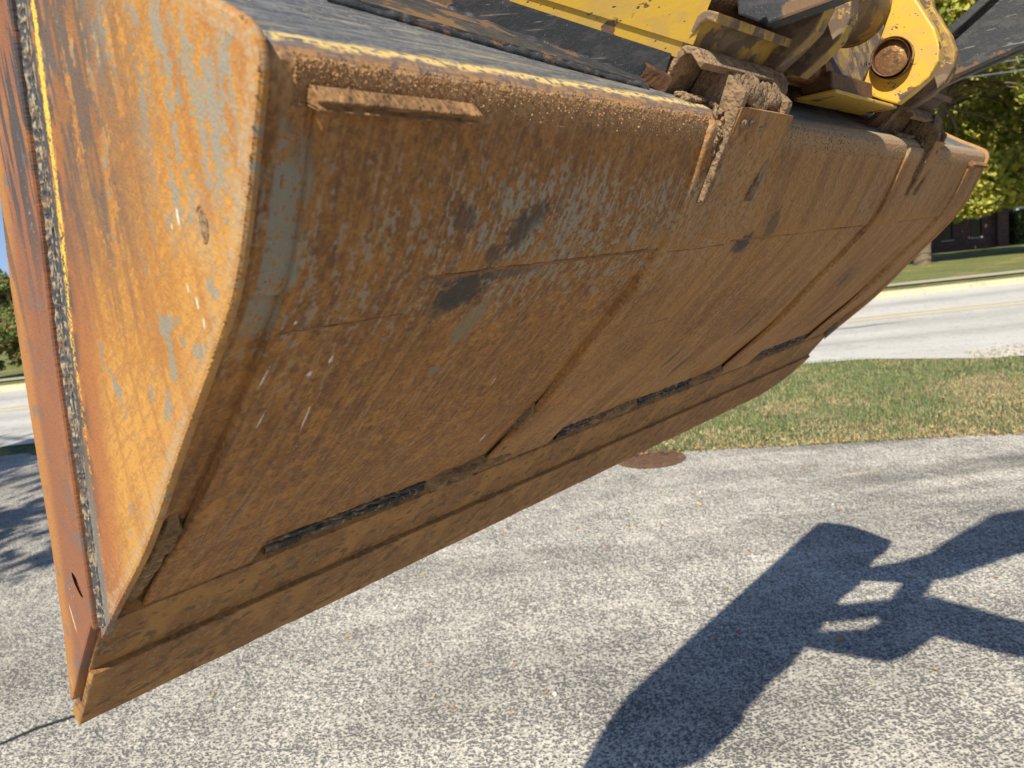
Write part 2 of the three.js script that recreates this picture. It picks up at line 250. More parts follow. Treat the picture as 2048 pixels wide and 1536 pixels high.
function scatter(name, geo, mat, list, label, cat, parent = scene, colour) {
  const im = new THREE.InstancedMesh(geo, mat, list.length), o = new THREE.Object3D(); o.rotation.order = 'YXZ';
  list.forEach((q, i) => { o.position.set(q[0], q[1], q[2]); o.rotation.set(q[4] || 0, q[3] || 0, q[5] || 0); const k = q[6] || 1; if (Array.isArray(k)) o.scale.set(...k); else o.scale.setScalar(k); o.updateMatrix(); im.setMatrixAt(i, o.matrix); if (colour) im.setColorAt(i, colour(i, q)); });
  im.name = name; im.castShadow = im.receiveShadow = true; parent.add(im); tag(im, label, cat, null, 'stuff'); return im;
}
{ // grass blades of the verge
  const g = new THREE.BufferGeometry(); g.setAttribute('position', new THREE.Float32BufferAttribute([-0.5, 0, 0, 0.5, 0, 0, 0.3, 0.55, 0.1, -0.5, 0, 0, 0.3, 0.55, 0.1, -0.3, 0.55, 0.1, -0.3, 0.55, 0.1, 0.3, 0.55, 0.1, 0.1, 1, 0.4], 3)); g.computeVertexNormals();
  const r = rng(5), L = [], C = [];
  while (L.length < 130000) {
    const s = -1 + r() * 10.5, n = 5 + r() * 4.9, [x, z] = NS(n, s); const ex = edgeW(z); if (x < ex + 0.02 - 0.06 * r() || n > 9.6 - 1.1 * sm(3.6, 5.6, s) + 0.1 * r() || x > 12) continue;
    const dry = sm(0.44, 0.58, fbm(x * 1.7 + 9, z * 1.7, 4)), near = sm(0.5, 0, x - ex), k = fbm(x * 2, z * 2, 3);
    const hgt = (0.022 + 0.035 * r()) * (0.6 + 0.8 * k) * (1 - 0.3 * dry); L.push([x, lawnY(n), z, r() * 6.3, (r() - 0.3) * 1.3, 0, [0.0045 + 0.004 * r(), hgt, hgt]]);
    C.push(r() < 0.22 + 0.55 * dry + 0.25 * near ? new THREE.Color(0.32 + 0.14 * r(), 0.265 + 0.1 * r(), 0.165) : new THREE.Color(0.12 + 0.06 * r(), 0.165 + 0.07 * r(), 0.06 + 0.03 * r()));
  }
  scatter('grass', g, new THREE.MeshStandardMaterial({ roughness: 0.9, side: THREE.DoubleSide }), L, 'short dry green grass of the verge between car park and road', 'grass', scene, i => C[i]);
  const leaf = new THREE.BufferGeometry(); leaf.setAttribute('position', new THREE.Float32BufferAttribute([0, 0, -1, 0.6, 0.18, 0, 0, 0, 1, 0, 0, -1, 0, 0, 1, -0.6, 0.22, 0.1], 3)); leaf.computeVertexNormals();
  const F = []; while (F.length < 1700) { const z = -4.2 + r() * 7, onLot = r() < 0.12, x = edgeW(z) + (onLot ? -r() * 4.2 : Math.pow(r(), 4) * 2.8 - 0.05); if (!onLot && r() > 0.9) continue; F.push([x, onLot ? 0.004 : 0.008 + 0.03 * r(), z, r() * 6, (r() - 0.5) * 0.7, (r() - 0.5) * 0.7, 0.008 + 0.013 * r() * r() + (onLot ? 0.002 : 0.003)]); }
  scatter('fallen_leaves', leaf, new THREE.MeshStandardMaterial({ roughness: 0.9, side: THREE.DoubleSide }), F, 'fallen yellow and brown leaves along the edge of the grass verge', 'leaves', scene, i => [new THREE.Color(0.42, 0.24, 0.08), new THREE.Color(0.36, 0.17, 0.07), new THREE.Color(0.42, 0.3, 0.16), new THREE.Color(0.4, 0.22, 0.1), new THREE.Color(0.52, 0.4, 0.1)][i % 5]);
  const peb = []; for (let i = 0; i < 260; i++) peb.push([0.2 + r() * 4.6, 0.002, -3.6 + r() * 3.8, r() * 6, r() * 6, 0, 0.003 + 0.006 * r() * r() * r() * 1.6]);
  scatter('pebbles', new THREE.IcosahedronGeometry(1, 1), new THREE.MeshStandardMaterial({ roughness: 1 }), peb, 'small pale pebbles and grit lying loose on the grey asphalt', 'pebbles', scene, i => { const q = 0.3 + 0.5 * ((i * 37 % 100) / 100); return new THREE.Color(q, q * 0.95, q * 0.85); });
}
{ // manhole cover: rusty iron with raised ribs
  const t = group('manhole_cover', 'round rusty brown manhole cover at the edge of the grass', 'manhole cover', [5.08, 0, -3.16]), m = std(rustTile, { color: new THREE.Color(0.62, 0.7, 0.95), roughness: 0.9 });
  const rg = new THREE.RingGeometry(0.225, 0.27, 40); rg.rotateX(-Math.PI / 2); rg.translate(0, 0.006, 0); mesh('rim', boxUV(prep(rg), 0.25), m, t);
  const dk = new THREE.CylinderGeometry(0.22, 0.22, 0.012, 40); dk.translate(0, 0.001, 0); mesh('lid', boxUV(prep(dk), 0.25), m, t);
  const ribs = []; for (let i = -5; i <= 5; i++) { const w = Math.sqrt(0.2 ** 2 - (i * 0.036) ** 2); ribs.push(box(-w, w, 0.006, 0.012, i * 0.036 - 0.008, i * 0.036 + 0.008, 0.002)); } mesh('rib', ribs, m, t);
  mesh('pick_hole', [bar([0.13, 0.004, 0.06], [0.13, 0.0135, 0.06], 0.025, 14)], tarMat, t); mesh('pick_hole', [bar([0.02, 0.004, -0.14], [0.02, 0.0135, -0.14], 0.022, 14)], tarMat, t);
}

// ------------------------------------------------------------------ the bucket: profile from the top lip over the bend and down the belly to the base edge, [y, z]
const PROF = [[1.909, -0.60], [1.904, -0.575], [1.889, -0.543], [1.855, -0.488], [1.814, -0.427], [1.797, -0.3985], [1.789, -0.386], [1.782, -0.3775], [1.772, -0.374], [1.758, -0.3785], [1.738, -0.389], [1.70, -0.408], [1.656, -0.435], [1.62, -0.468], [1.549, -0.542], [1.458, -0.635], [1.3735, -0.7405], [1.30, -0.828]];
const SP = [], ST = [];
{
  const c = new THREE.CatmullRomCurve3(PROF.map(([y, z]) => new THREE.Vector3(0, y, z)), false, 'centripetal'), P = c.getPoints(900); let L = 0, best = 9, L0 = 0;
  P.forEach((p, i) => { if (i) L += p.distanceTo(P[i - 1]); SP.push([p.y, p.z]); ST.push(L); const d = Math.hypot(p.y - 1.772, p.z + 0.374); if (d < best) { best = d; L0 = L; } });
  for (let i = 0; i < ST.length; i++) ST[i] -= L0;
}
function prof(t) { let a = 0, b = ST.length - 1; if (t <= ST[0]) b = 1; else if (t >= ST[b]) a = b - 1; while (b - a > 1) { const m = (a + b) >> 1; if (ST[m] <= t) a = m; else b = m; } const k = (t - ST[a]) / (ST[b] - ST[a]); return [SP[a][0] + (SP[b][0] - SP[a][0]) * k, SP[a][1] + (SP[b][1] - SP[a][1]) * k]; }
function pt(t, off = 0) { const [y, z] = prof(t), A = prof(t - 0.003), B = prof(t + 0.003), dy = B[0] - A[0], dz = B[1] - A[1], l = Math.hypot(dy, dz); return [y + dz / l * off, z - dy / l * off]; }
const XA = 0.25, XB = 2.2, T0 = -0.34, T1 = 0.66, U0 = 0.22, U1 = 2.24;
const beltUV = (x, t) => [(x - U0) / (U1 - U0), 1 - (t - T0) / (T1 - T0)];
// a curved sheet on the profile between x0..x1 and t0..t1, outer face at off, th thick, rounded rim
function sheet(x0, x1, t0, t1, off, th, nx, nt, rim = 0.002, wob = null) {
  const xs = [x0, x0, x0 + rim, ...range(x0, x1, nx).slice(1, -1), x1 - rim, x1, x1], ts = [t0, t0, t0 + rim, ...range(t0, t1, nt).slice(1, -1), t1 - rim, t1, t1];
  const p = [], uv = [], id = [], W = xs.length, H = ts.length;
  for (let j = 0; j < H; j++) for (let i = 0; i < W; i++) {
    const out = i === 0 || j === 0 || i === W - 1 || j === H - 1, ring = i === 1 || j === 1 || i === W - 2 || j === H - 2;
    let o = out ? off - th : ring ? off - rim : off; if (!out && wob) o += wob(xs[i], ts[j]);
    const [y, z] = pt(ts[j], o); p.push(xs[i], y, z); uv.push(...beltUV(xs[i] + (i === 0 ? -th : i === W - 1 ? th : 0), ts[j] + (j === 0 ? -th : j === H - 1 ? th : 0)));
  }
  const b0 = p.length / 3; for (let j = 0; j < H; j++) for (let i = 0; i < W; i++) { const [y, z] = pt(ts[j], off - th); p.push(xs[i], y, z); uv.push(...beltUV(xs[i], ts[j])); }
  for (let j = 0; j < H - 1; j++) for (let i = 0; i < W - 1; i++) { const a = j * W + i; id.push(a, a + W, a + 1, a + 1, a + W, a + W + 1); if (i > 0 && j > 0 && i < W - 2 && j < H - 2) { const b = b0 + a; id.push(b, b + 1, b + W, b + 1, b + W + 1, b + W); } }
  const g = new THREE.BufferGeometry(); g.setAttribute('position', new THREE.Float32BufferAttribute(p, 3)); g.setAttribute('uv', new THREE.Float32BufferAttribute(uv, 2)); g.setIndex(id);
  const q = toCreasedNormals(g, 0.9); q.userData = {}; return q;
}
const blob = (x, t, cx, ct, rx, rt, rot = 0) => { const c = Math.cos(rot), s = Math.sin(rot), a = ((x - cx) * c + (t - ct) * s) / rx, b = (-(x - cx) * s + (t - ct) * c) / rt; return Math.sqrt(a * a + b * b); };
const beltMaps = makeMaps(2048, 2048, (u, v, c) => {
  const x = U0 + u * (U1 - U0), t = T0 + (1 - v) * (T1 - T0);
  const fine = vn(x * 700, t * 700), f2 = fbm(x * 330, t * 260 + 31, 2), med = fbm(x * 90, t * 55 + 5, 3), big = fbm(x * 9 + 2, t * 9, 4), str = fbm(x * 300 + 1.2 * med, t * 75, 3), lng = fbm(x * 60 - t * 6, t * 3.2 + 8, 3);
  c[3] = 0.5 + 0.35 * (f2 - 0.5) + 0.3 * (fine - 0.5);
  if (t > -0.001 + 0.004 * (med - 0.5)) { // belly: rust with bare grey steel showing through in streaks, tan soil farther along
    const low = sm(0.13, 0.2, t);
    set(c, 0.31, 0.136, 0.03); mix(c, 0.17, 0.075, 0.03, sm(0.45, 0.65, fbm(x * 220, t * 110 + 5, 3)) * 0.5); mix(c, 0.2, 0.085, 0.03, sm(0.5, 0.7, med) * 0.3); mix(c, 0.44, 0.2, 0.035, sm(0.56, 0.68, fbm(x * 60 + 7, t * 70, 3)) * (0.35 + 0.5 * low) * (0.5 + 0.5 * big));
    const grey = sm(0.03, 0.08, t) * (1 - sm(0.15, 0.26, t)) * (0.6 + 0.4 * sm(0.40, 0.41, x)) * (1 - 0.7 * sm(0.75, 1.1, x));
    mix(c, 0.29, 0.255, 0.19, sm(0.62 - 0.15 * grey, 0.69 - 0.15 * grey, str * 0.62 + f2 * 0.38 + 0.22 * (big - 0.5)) * (0.3 + 0.65 * grey)); mix(c, 0.07, 0.066, 0.06, 0.75 * sm(1.1, 0.5, blob(x, t, 0.49, 0.156, 0.1, 0.008) + 0.6 * (med - 0.5)));
    mix(c, 0.12, 0.055, 0.028, sm(0.66, 0.74, fbm(x * 160 + 40, t * 80, 3)) * 0.55); const scr = fbm(x * 260 + t * 22, t * 7 + 13, 3), scr2 = fbm(x * 420 - t * 60, t * 9 + 40, 2); mix(c, 0.43, 0.25, 0.1, sm(0.58, 0.7, scr) * 0.3); mix(c, 0.14, 0.062, 0.028, sm(0.6, 0.72, fbm(x * 240 + t * 18 + 60, t * 6, 3)) * 0.45); mix(c, 0.46, 0.33, 0.2, sm(0.8, 0.86, scr2) * 0.35);
    mix(c, 0.41, 0.205, 0.06, sm(0.3, 0.6, big) * 0.7 * sm(0.5, 0.95, x)); mix(c, 0.42, 0.27, 0.14, sm(0.5, 0.72, lng * 0.6 + f2 * 0.4) * 0.5 * sm(0.5, 1.1, x)); mix(c, 0.2, 0.09, 0.03, sm(0.52, 0.7, fbm(x * 70 + 50, t * 4 + 3, 3)) * 0.5 * sm(0.6, 1.0, x)); mix(c, 0.44, 0.25, 0.11, sm(0.6, 0.72, f2 * 0.6 + fine * 0.4) * 0.3); mix(c, 0.12, 0.055, 0.026, sm(0.44, 0.3, f2 * 0.6 + fine * 0.4) * 0.45);
    // tan sparkle of fine soil on the lower floor
    mix(c, 0.42, 0.27, 0.15, sm(0.66, 0.78, fine * 0.5 + f2 * 0.5) * 0.75 * Math.max(0, 1 - blob(x, t, 0.56, 0.4, 0.09, 0.13, 0.5)));
    mix(c, 0.36, 0.17, 0.03, 0.6 * sm(0.02, 0, Math.abs(t - 0.138)) * sm(0.40, 0.44, x) * sm(0.42, 0.6, fbm(x * 50, t * 90, 2)));
    // bare strip beside the side plate
    const edge = sm(0.262, 0.265, x) * sm(0.288, 0.282, x + 0.01 * (med - 0.5)) * sm(0.03, 0.06, t + 0.05 * (med - 0.5)) * sm(0.2, 0.17, t + 0.06 * (med - 0.5)); mix(c, 0.26, 0.24, 0.18, edge * 0.9 * sm(0.66, 0.6, f2));
    // dark oily stains and an olive scrape
    const sn = 0.5 * (med - 0.5) + 0.5 * (f2 - 0.5) + 0.9 * (fbm(x * 28, t * 28 + 60, 3) - 0.5);
    for (const [a, b, rx, rt, ro, k] of [[0.472, 0.171, 0.035, 0.024, -0.2, 0.9], [0.45, 0.19, 0.02, 0.018, 0, 0.5], [0.512, 0.106, 0.018, 0.034, 0.9, 0.75], [0.482, 0.131, 0.016, 0.016, 0.3, 0.7], [0.437, 0.098, 0.022, 0.012, 0.3, 0.55], [1.0, 0.158, 0.028, 0.022, 0.5, 0.9], [1.05, 0.128, 0.02, 0.03, -0.5, 0.6], [1.735, 0.31, 0.035, 0.02, 0.5, 0.8], [1.7, 0.285, 0.05, 0.035, 0.4, 0.4], [1.13, 0.42, 0.01, 0.03, 0.1, 0.7], [1.22, 0.47, 0.012, 0.04, 0.1, 0.7], [1.36, 0.37, 0.012, 0.05, 0.1, 0.7], [1.3, 0.33, 0.008, 0.03, 0.1, 0.6]]) mix(c, 0.045, 0.04, 0.034, k * sm(1.15, 0.55, blob(x, t, a, b, rx, rt, ro) + sn));
    mix(c, 0.23, 0.19, 0.11, 0.75 * sm(1.2, 0.8, blob(x, t, 0.505, 0.215, 0.011, 0.028, 0.25) + sn * 1.7 + 0.5 * (f2 - 0.5))); mix(c, 0.19, 0.19, 0.15, 0.9 * sm(1.1, 0.85, blob(x, t, 0.497, 0.279, 0.012, 0.008, 0) + sn * 1.4));
    // white chips and scratches
    for (const [a, b, rx, rt, ro] of [[0.333, 0.229, 0.0022, 0.003, 0], [0.292, 0.224, 0.001, 0.01, 0.1], [0.306, 0.275, 0.0008, 0.009, 0.1], [0.351, 0.287, 0.0009, 0.014, -0.05], [0.71, 0.48, 0.002, 0.008, -0.2], [0.348, 0.217, 0.0015, 0.004, 0], [0.30, 0.17, 0.0012, 0.0015, 0], [0.62, 0.33, 0.001, 0.006, 0]]) mix(c, 0.62, 0.6, 0.55, sm(1.3, 0.7, blob(x, t, a, b, rx, rt, ro) + 0.8 * (fine - 0.5)));
    // soil on the underside of the bend
    const dirt = sm(0.034, 0.006, t) ; mix(c, 0.4, 0.235, 0.11, dirt * (0.35 + 0.6 * sm(0.35, 0.6, f2)) ); mix(c, 0.36, 0.25, 0.14, dirt * 0.7 * sm(0.6, 1.1, x));
    c[3] += 0.5 * dirt * (f2 - 0.4) + 0.12 * (str - 0.5);
  } else { // top: bend worn to purple brown steel, a rubbed yellow band, black paint
    const sc = vn(x * 40, t * 900), sp = vn(x * 500, t * 500), y0 = t + 0.0045 * (lng - 0.5) + 0.004 * (med - 0.5) + 0.0035 * (sc - 0.5), tt = t + 0.006 * (med - 0.5);
    set(c, 0.07, 0.076, 0.086); mix(c, 0.17, 0.175, 0.18, sm(0.4, 0.75, fbm(x * 35 + 3, t * 300, 3)) * 0.8); mix(c, 0.2, 0.2, 0.19, sm(0.5, 0.75, f2) * 0.5); mix(c, 0.38, 0.34, 0.24, sm(0.9, 0.96, sp)); mix(c, 0.42, 0.36, 0.22, sm(0.8, 0.86, fbm(x * 14, t * 420 + 3, 2)));
    mix(c, 0.34, 0.27, 0.14, sm(0.62, 0.72, fbm(x * 25 + 70, t * 160, 3)) * 0.6 * sm(-0.12, -0.02, t));
    mix(c, 0.17, 0.115, 0.095, sm(-0.0125, -0.0105, tt)); mix(c, 0.42, 0.23, 0.09, sm(-0.0105, -0.004, tt) * sm(0.3, 0.55, f2 + 0.05)); mix(c, 0.13, 0.12, 0.13, sm(-0.0125, -0.0105, tt) * sm(0.55, 0.7, sc) * 0.7);
    mix(c, 0.68, 0.48, 0.17, sm(-0.0255, -0.0175, y0) * sm(-0.009, -0.013, y0) * sm(0.3, 0.55, f2 * 0.6 + sc * 0.4));
    mix(c, 0.34, 0.24, 0.14, sm(0.72, 1.0, x) * sm(-0.04, -0.01, t) * sm(0.3, 0.6, f2 + 0.15));
    c[3] = 0.5 + 0.15 * (sc - 0.5) + 0.25 * (f2 - 0.5) * sm(-0.02, 0, t);
  }
});
const beltMat = std(beltMaps, { roughness: 0.78, bumpScale: 0.0016 });
// side plate, seen square on: u along z from -0.96 to -0.34, v along y from 1.18 to 1.96
const SZ0 = -0.96, SZ1 = -0.34, SY0 = 1.18, SY1 = 1.96;
const WELD = [[1.358, -0.763], [1.415, -0.754], [1.528, -0.736], [1.626, -0.721], [1.738, -0.694], [1.82, -0.680], [1.903, -0.664]];
const weldZ = y => { for (let i = 0; i < WELD.length - 1; i++) if (y <= WELD[i + 1][0] || i === WELD.length - 2) { const k = (y - WELD[i][0]) / (WELD[i + 1][0] - WELD[i][0]); return WELD[i][1] + (WELD[i + 1][1] - WELD[i][1]) * k; } };
const FRONT = [[1.212, -0.893], [1.25, -0.875], [1.331, -0.855], [1.43, -0.835], [1.507, -0.825], [1.60, -0.811], [1.673, -0.799], [1.745, -0.779], [1.86, -0.752]];
const frontZ = y => { for (let i = 0; i < FRONT.length - 1; i++) if (y <= FRONT[i + 1][0] || i === FRONT.length - 2) { const k = (y - FRONT[i][0]) / (FRONT[i + 1][0] - FRONT[i][0]); return FRONT[i][1] + (FRONT[i + 1][1] - FRONT[i][1]) * k; } };
const rimPts = []; for (let t = -0.28; t < 0.62; t += 0.004) rimPts.push(prof(t));
const sideMaps = makeMaps(1240, 1560, (u, v, c) => {
  const z = SZ0 + u * (SZ1 - SZ0), y = SY0 + v * (SY1 - SY0), d = z - weldZ(y), wob = fbm(z * 40, y * 14, 3) - 0.5;
  const fine = vn(z * 900, y * 900), f2 = fbm(z * 380, y * 330, 2), med = fbm(z * 70, y * 50 + 3, 4), big = fbm(z * 11 + 8, y * 9, 4), dia = fbm((z * 0.85 + y * 0.53) * 60, (z * 0.53 - y * 0.85) * 260, 3), ver = fbm(z * 130, y * 11, 4);
  c[3] = 0.5 + 0.3 * (f2 - 0.5) + 0.25 * (fine - 0.5);
  if (d < -0.001) { // cutter plate: red brown, dark mill scale higher up, paler along the front edge
    set(c, 0.235, 0.095, 0.045); mix(c, 0.3, 0.125, 0.045, sm(0.4, 0.7, big)); mix(c, 0.19, 0.09, 0.06, sm(0.45, 0.65, med) * 0.6);
    const e = z - frontZ(y); mix(c, 0.37, 0.165, 0.045, sm(0.035, 0.012, e + 0.012 * wob) * 0.85);
    mix(c, 0.05, 0.05, 0.055, sm(1.6, 1.78, y + 0.1 * wob) * sm(0.47, 0.55, ver + 0.12 * (big - 0.5)) * 0.9); mix(c, 0.12, 0.12, 0.11, sm(0.66, 0.72, med) * 0.5);
    mix(c, 0.42, 0.3, 0.2, sm(0.73, 0.8, ver * 0.7 + f2 * 0.3) * 0.7);
    mix(c, 0.6, 0.55, 0.46, sm(1.2, 0.8, blob(z, y, -0.816, 1.353, 0.001, 0.014, 0.2)));
    return;
  }
  let rim = 9; for (let i = 0; i < rimPts.length; i += 2) { const a = rimPts[i], q = (a[0] - y) ** 2 + (a[1] - z) ** 2; if (q < rim) rim = q; } rim = Math.sqrt(rim);
  set(c, 0.385, 0.178, 0.034); mix(c, 0.46, 0.235, 0.052, sm(0.4, 0.7, big)); mix(c, 0.28, 0.12, 0.03, sm(0.5, 0.7, dia) * 0.55); mix(c, 0.5, 0.3, 0.1, sm(0.62, 0.75, dia * 0.6 + f2 * 0.4) * 0.5); mix(c, 0.26, 0.115, 0.035, sm(0.58, 0.72, f2) * 0.4); mix(c, 0.5, 0.28, 0.08, sm(0.4, 0.28, f2) * 0.35); mix(c, 0.3, 0.12, 0.034, sm(0.52, 0.7, fbm(z * 90 + y * 14, y * 9 + 30, 3)) * 0.5);
  mix(c, 0.29, 0.105, 0.036, sm(0.095, 0.045, d + 0.03 * wob) * 0.85);
  const gp = fbm(z * 55, y * 26 + 90, 4); mix(c, 0.2, 0.205, 0.17, sm(0.64, 0.68, fbm(z * 120, y * 60 + 90, 3) * 0.6 + gp * 0.4 + 0.05 * (f2 - 0.5)) * 0.8 * sm(0.05, 0.1, d));
  mix(c, 0.23, 0.225, 0.18, sm(0.53, 0.6, fbm(z * 75, y * 12 + 20, 4) + 0.4 * (f2 - 0.5) + 0.04) * 0.85 * sm(0.075, 0.02, Math.abs(rim - 0.05)) * sm(1.66, 1.73, y + 0.1 * wob));
  const dark = sm(1.60, 1.78, y + 0.2 * (ver - 0.5)) * sm(0.2, 0.09, d + 0.12 * (big - 0.5)); mix(c, 0.085, 0.066, 0.058, dark * sm(0.34, 0.5, ver * 0.5 + med * 0.5 + 0.2 * (f2 - 0.5)) * 0.85); mix(c, 0.26, 0.11, 0.035, dark * sm(0.55, 0.66, fbm(z * 100 + 9, y * 20, 3)) * 0.8);
  const dk2 = sm(0.05, 0.02, d + 0.012 * wob) * sm(1.3, 1.6, y); mix(c, 0.06, 0.045, 0.045, dk2 * sm(0.3, 0.5, med) * 0.9);
  mix(c, 0.36, 0.28, 0.18, sm(0.007, 0.002, rim + 0.008 * wob) * sm(0.3, 0.6, f2 + 0.1) * 0.55); mix(c, 0.42, 0.29, 0.15, sm(0.03, 0.008, rim) * sm(0.5, 0.66, f2) * 0.35);
  mix(c, 0.05, 0.055, 0.062, sm(0.021, 0.016, d + 0.01 * wob) * sm(1.30, 1.4, y)); mix(c, 0.35, 0.27, 0.17, sm(0.018, 0.010, d + 0.008 * wob) * sm(0.5, 0.62, f2) * 0.9);
  mix(c, 0.17, 0.165, 0.15, sm(0.028, 0.018, d) * sm(1.56, 1.46, y) * 0.7);
  const yb = Math.abs(d - 0.026 + 0.004 * (1.75 - y) + 0.006 * (ver - 0.5)); mix(c, 0.72, 0.48, 0.07, sm(0.006, 0.002, yb + 0.006 * (f2 - 0.5)) * sm(1.52, 1.80, y + 0.5 * (f2 - 0.5) + 0.3 * (fine - 0.5)));
  for (const [a, b, rx, rt] of [[-0.482, 1.70, 0.0015, 0.0055], [-0.492, 1.695, 0.0008, 0.002], [-0.485, 1.655, 0.0008, 0.003], [-0.476, 1.645, 0.0011, 0.004], [-0.472, 1.632, 0.0009, 0.0035]]) mix(c, 0.62, 0.56, 0.44, sm(1.2, 0.7, blob(z, y, a, b, rx, rt)));
  c[3] += 0.2 * (dia - 0.5);
});
const sideMat = std(sideMaps, { roughness: 0.8, bumpScale: 0.0012 });
const sideUV = g => { const p = g.attributes.position, uv = g.attributes.uv; for (let i = 0; i < p.count; i++) uv.setXY(i, (p.getZ(i) - SZ0) / (SZ1 - SZ0), (p.getY(i) - SY0) / (SY1 - SY0)); return g; };

const bucket = group('loader_bucket', 'large rusty loader bucket hanging tipped above the grey asphalt', 'bucket', [0, 0, 0]);
const B = (n, g, m) => mesh(n, g, m, bucket);
const dent = (x, t) => 0.0016 * (fbm(x * 6, t * 7, 3) - 0.5) * 2 * sm(0.01, 0.06, t);
tag(B('back_sheet', sheet(XA, XB, -0.255, 0.147, 0, 0.01, 150, 150, 0.0012, dent), beltMat), 'curved upper sheet with black painted top and rubbed yellow band');
tag(B('floor_sheet', sheet(XA, XB, 0.1475, 0.622, -0.0032, 0.01, 130, 80, 0.001, (x, t) => dent(x, t) - 0.0105 * sm(0.2, 0.54, t)), beltMat), 'rust brown lower sheet of the belly');
const STRIPS = [[0.285, 0.405], [0.765, 0.935], [1.515, 1.685], [2.045, 2.18]];
STRIPS.forEach(([a, b], i) => { const s = B('wear_strip', sheet(a, b, i % 3 ? 0.002 : 0.020, 0.60, 0.0048, 0.0132, 26, 120, 0.0014, (x, t) => dent(x, t) - 0.0095 * sm(0.3, 0.55, t)), beltMat); tag(s, null);
  if (i % 3 === 0) { const g = sheet(a - 0.006, b + 0.008, 0.0125, 0.0235, 0.0145, 0.018, 60, 14, 0.0015, (x, t) => 0.0022 * (fbm(x * 160, t * 200, 3) - 0.5) - 0.010 * (1 - sm(0.0125, 0.0185, t)) - 0.0025 * sm(0.0185, 0.02, t) * sm(0.0225, 0.021, t)); mesh('top_ledge', boxUV(g, 0.25), M.ledge, s); } });
{ // welded seams on the belly
  const b = [], line = (x0, x1, t, o, r, sd) => { const P = []; for (let x = x0; x <= x1 + 1e-6; x += (x1 - x0) / 14) { const tt = t + 0.004 * (fbm(x * 20, sd, 2) - 0.5), [y, z] = pt(tt, o); P.push([x, y, z]); } b.push(bead(P, r, sd, 0.5)); };
  line(0.407, 0.764, 0.1475, -0.0018, 0.0022, 3); line(0.937, 1.513, 0.1475, -0.0022, 0.0018, 9); line(1.687, 2.043, 0.1475, -0.0022, 0.0018, 14);
  line(0.29, 0.40, 0.262, 0.0042, 0.001, 5); line(0.775, 0.93, 0.277, 0.0042, 0.0009, 6); line(1.53, 1.67, 0.149, 0.0042, 0.001, 7); line(0.29, 0.40, 0.179, 0.0042, 0.001, 8); line(0.78, 0.92, 0.148, 0.0042, 0.0008, 4);
  B('weld_seam', b, M.rust);
}
const nB = [-0.70, 0.714], eB = [-0.728, -0.685]; // outward normal and downward direction of the base edge
const be = (k, o) => [1.3545 + eB[0] * k + nB[0] * o, -0.7675 + eB[1] * k + nB[1] * o];
tag(B('base_edge', plate([be(0.002, 0), be(0.094, 0), be(0.094, -0.024), be(-0.03, -0.024), be(-0.004, -0.012)], 0.2445, 2.232, 0.0025), M.gold), 'thick base edge bar along the mouth');
{ // bolt-on cutting edge, far corner worn round
  const sh = new THREE.Shape(); sh.moveTo(0.2455, 0.004); sh.lineTo(2.232, 0.004); sh.lineTo(2.222, -0.018); sh.quadraticCurveTo(2.19, -0.08, 2.04, -0.106); for (let x = 2.03; x > 0.26; x -= 0.012) sh.lineTo(x, -0.107 + 0.0035 * (fbm(x * 14, 2, 2) - 0.5) + 0.004 * Math.max(0, fbm(x * 60, 9, 2) - 0.62) * 5); sh.lineTo(0.2455, -0.108); sh.closePath();
  const g = new THREE.ExtrudeGeometry(sh, { depth: 0.016, bevelEnabled: true, bevelThickness: 0.002, bevelSize: 0.002, bevelOffset: -0.002, bevelSegments: 2 });
  const o = be(0.094, -0.0115); g.applyMatrix4(new THREE.Matrix4().makeBasis(new THREE.Vector3(1, 0, 0), new THREE.Vector3(0, -eB[0], -eB[1]), new THREE.Vector3(0, nB[0], nB[1])).setPosition(0, o[0], o[1]));
  tag(B('cutting_edge', boxUV(prep(g), 0.25), M.gold), 'worn cutting edge with one rounded corner');
}
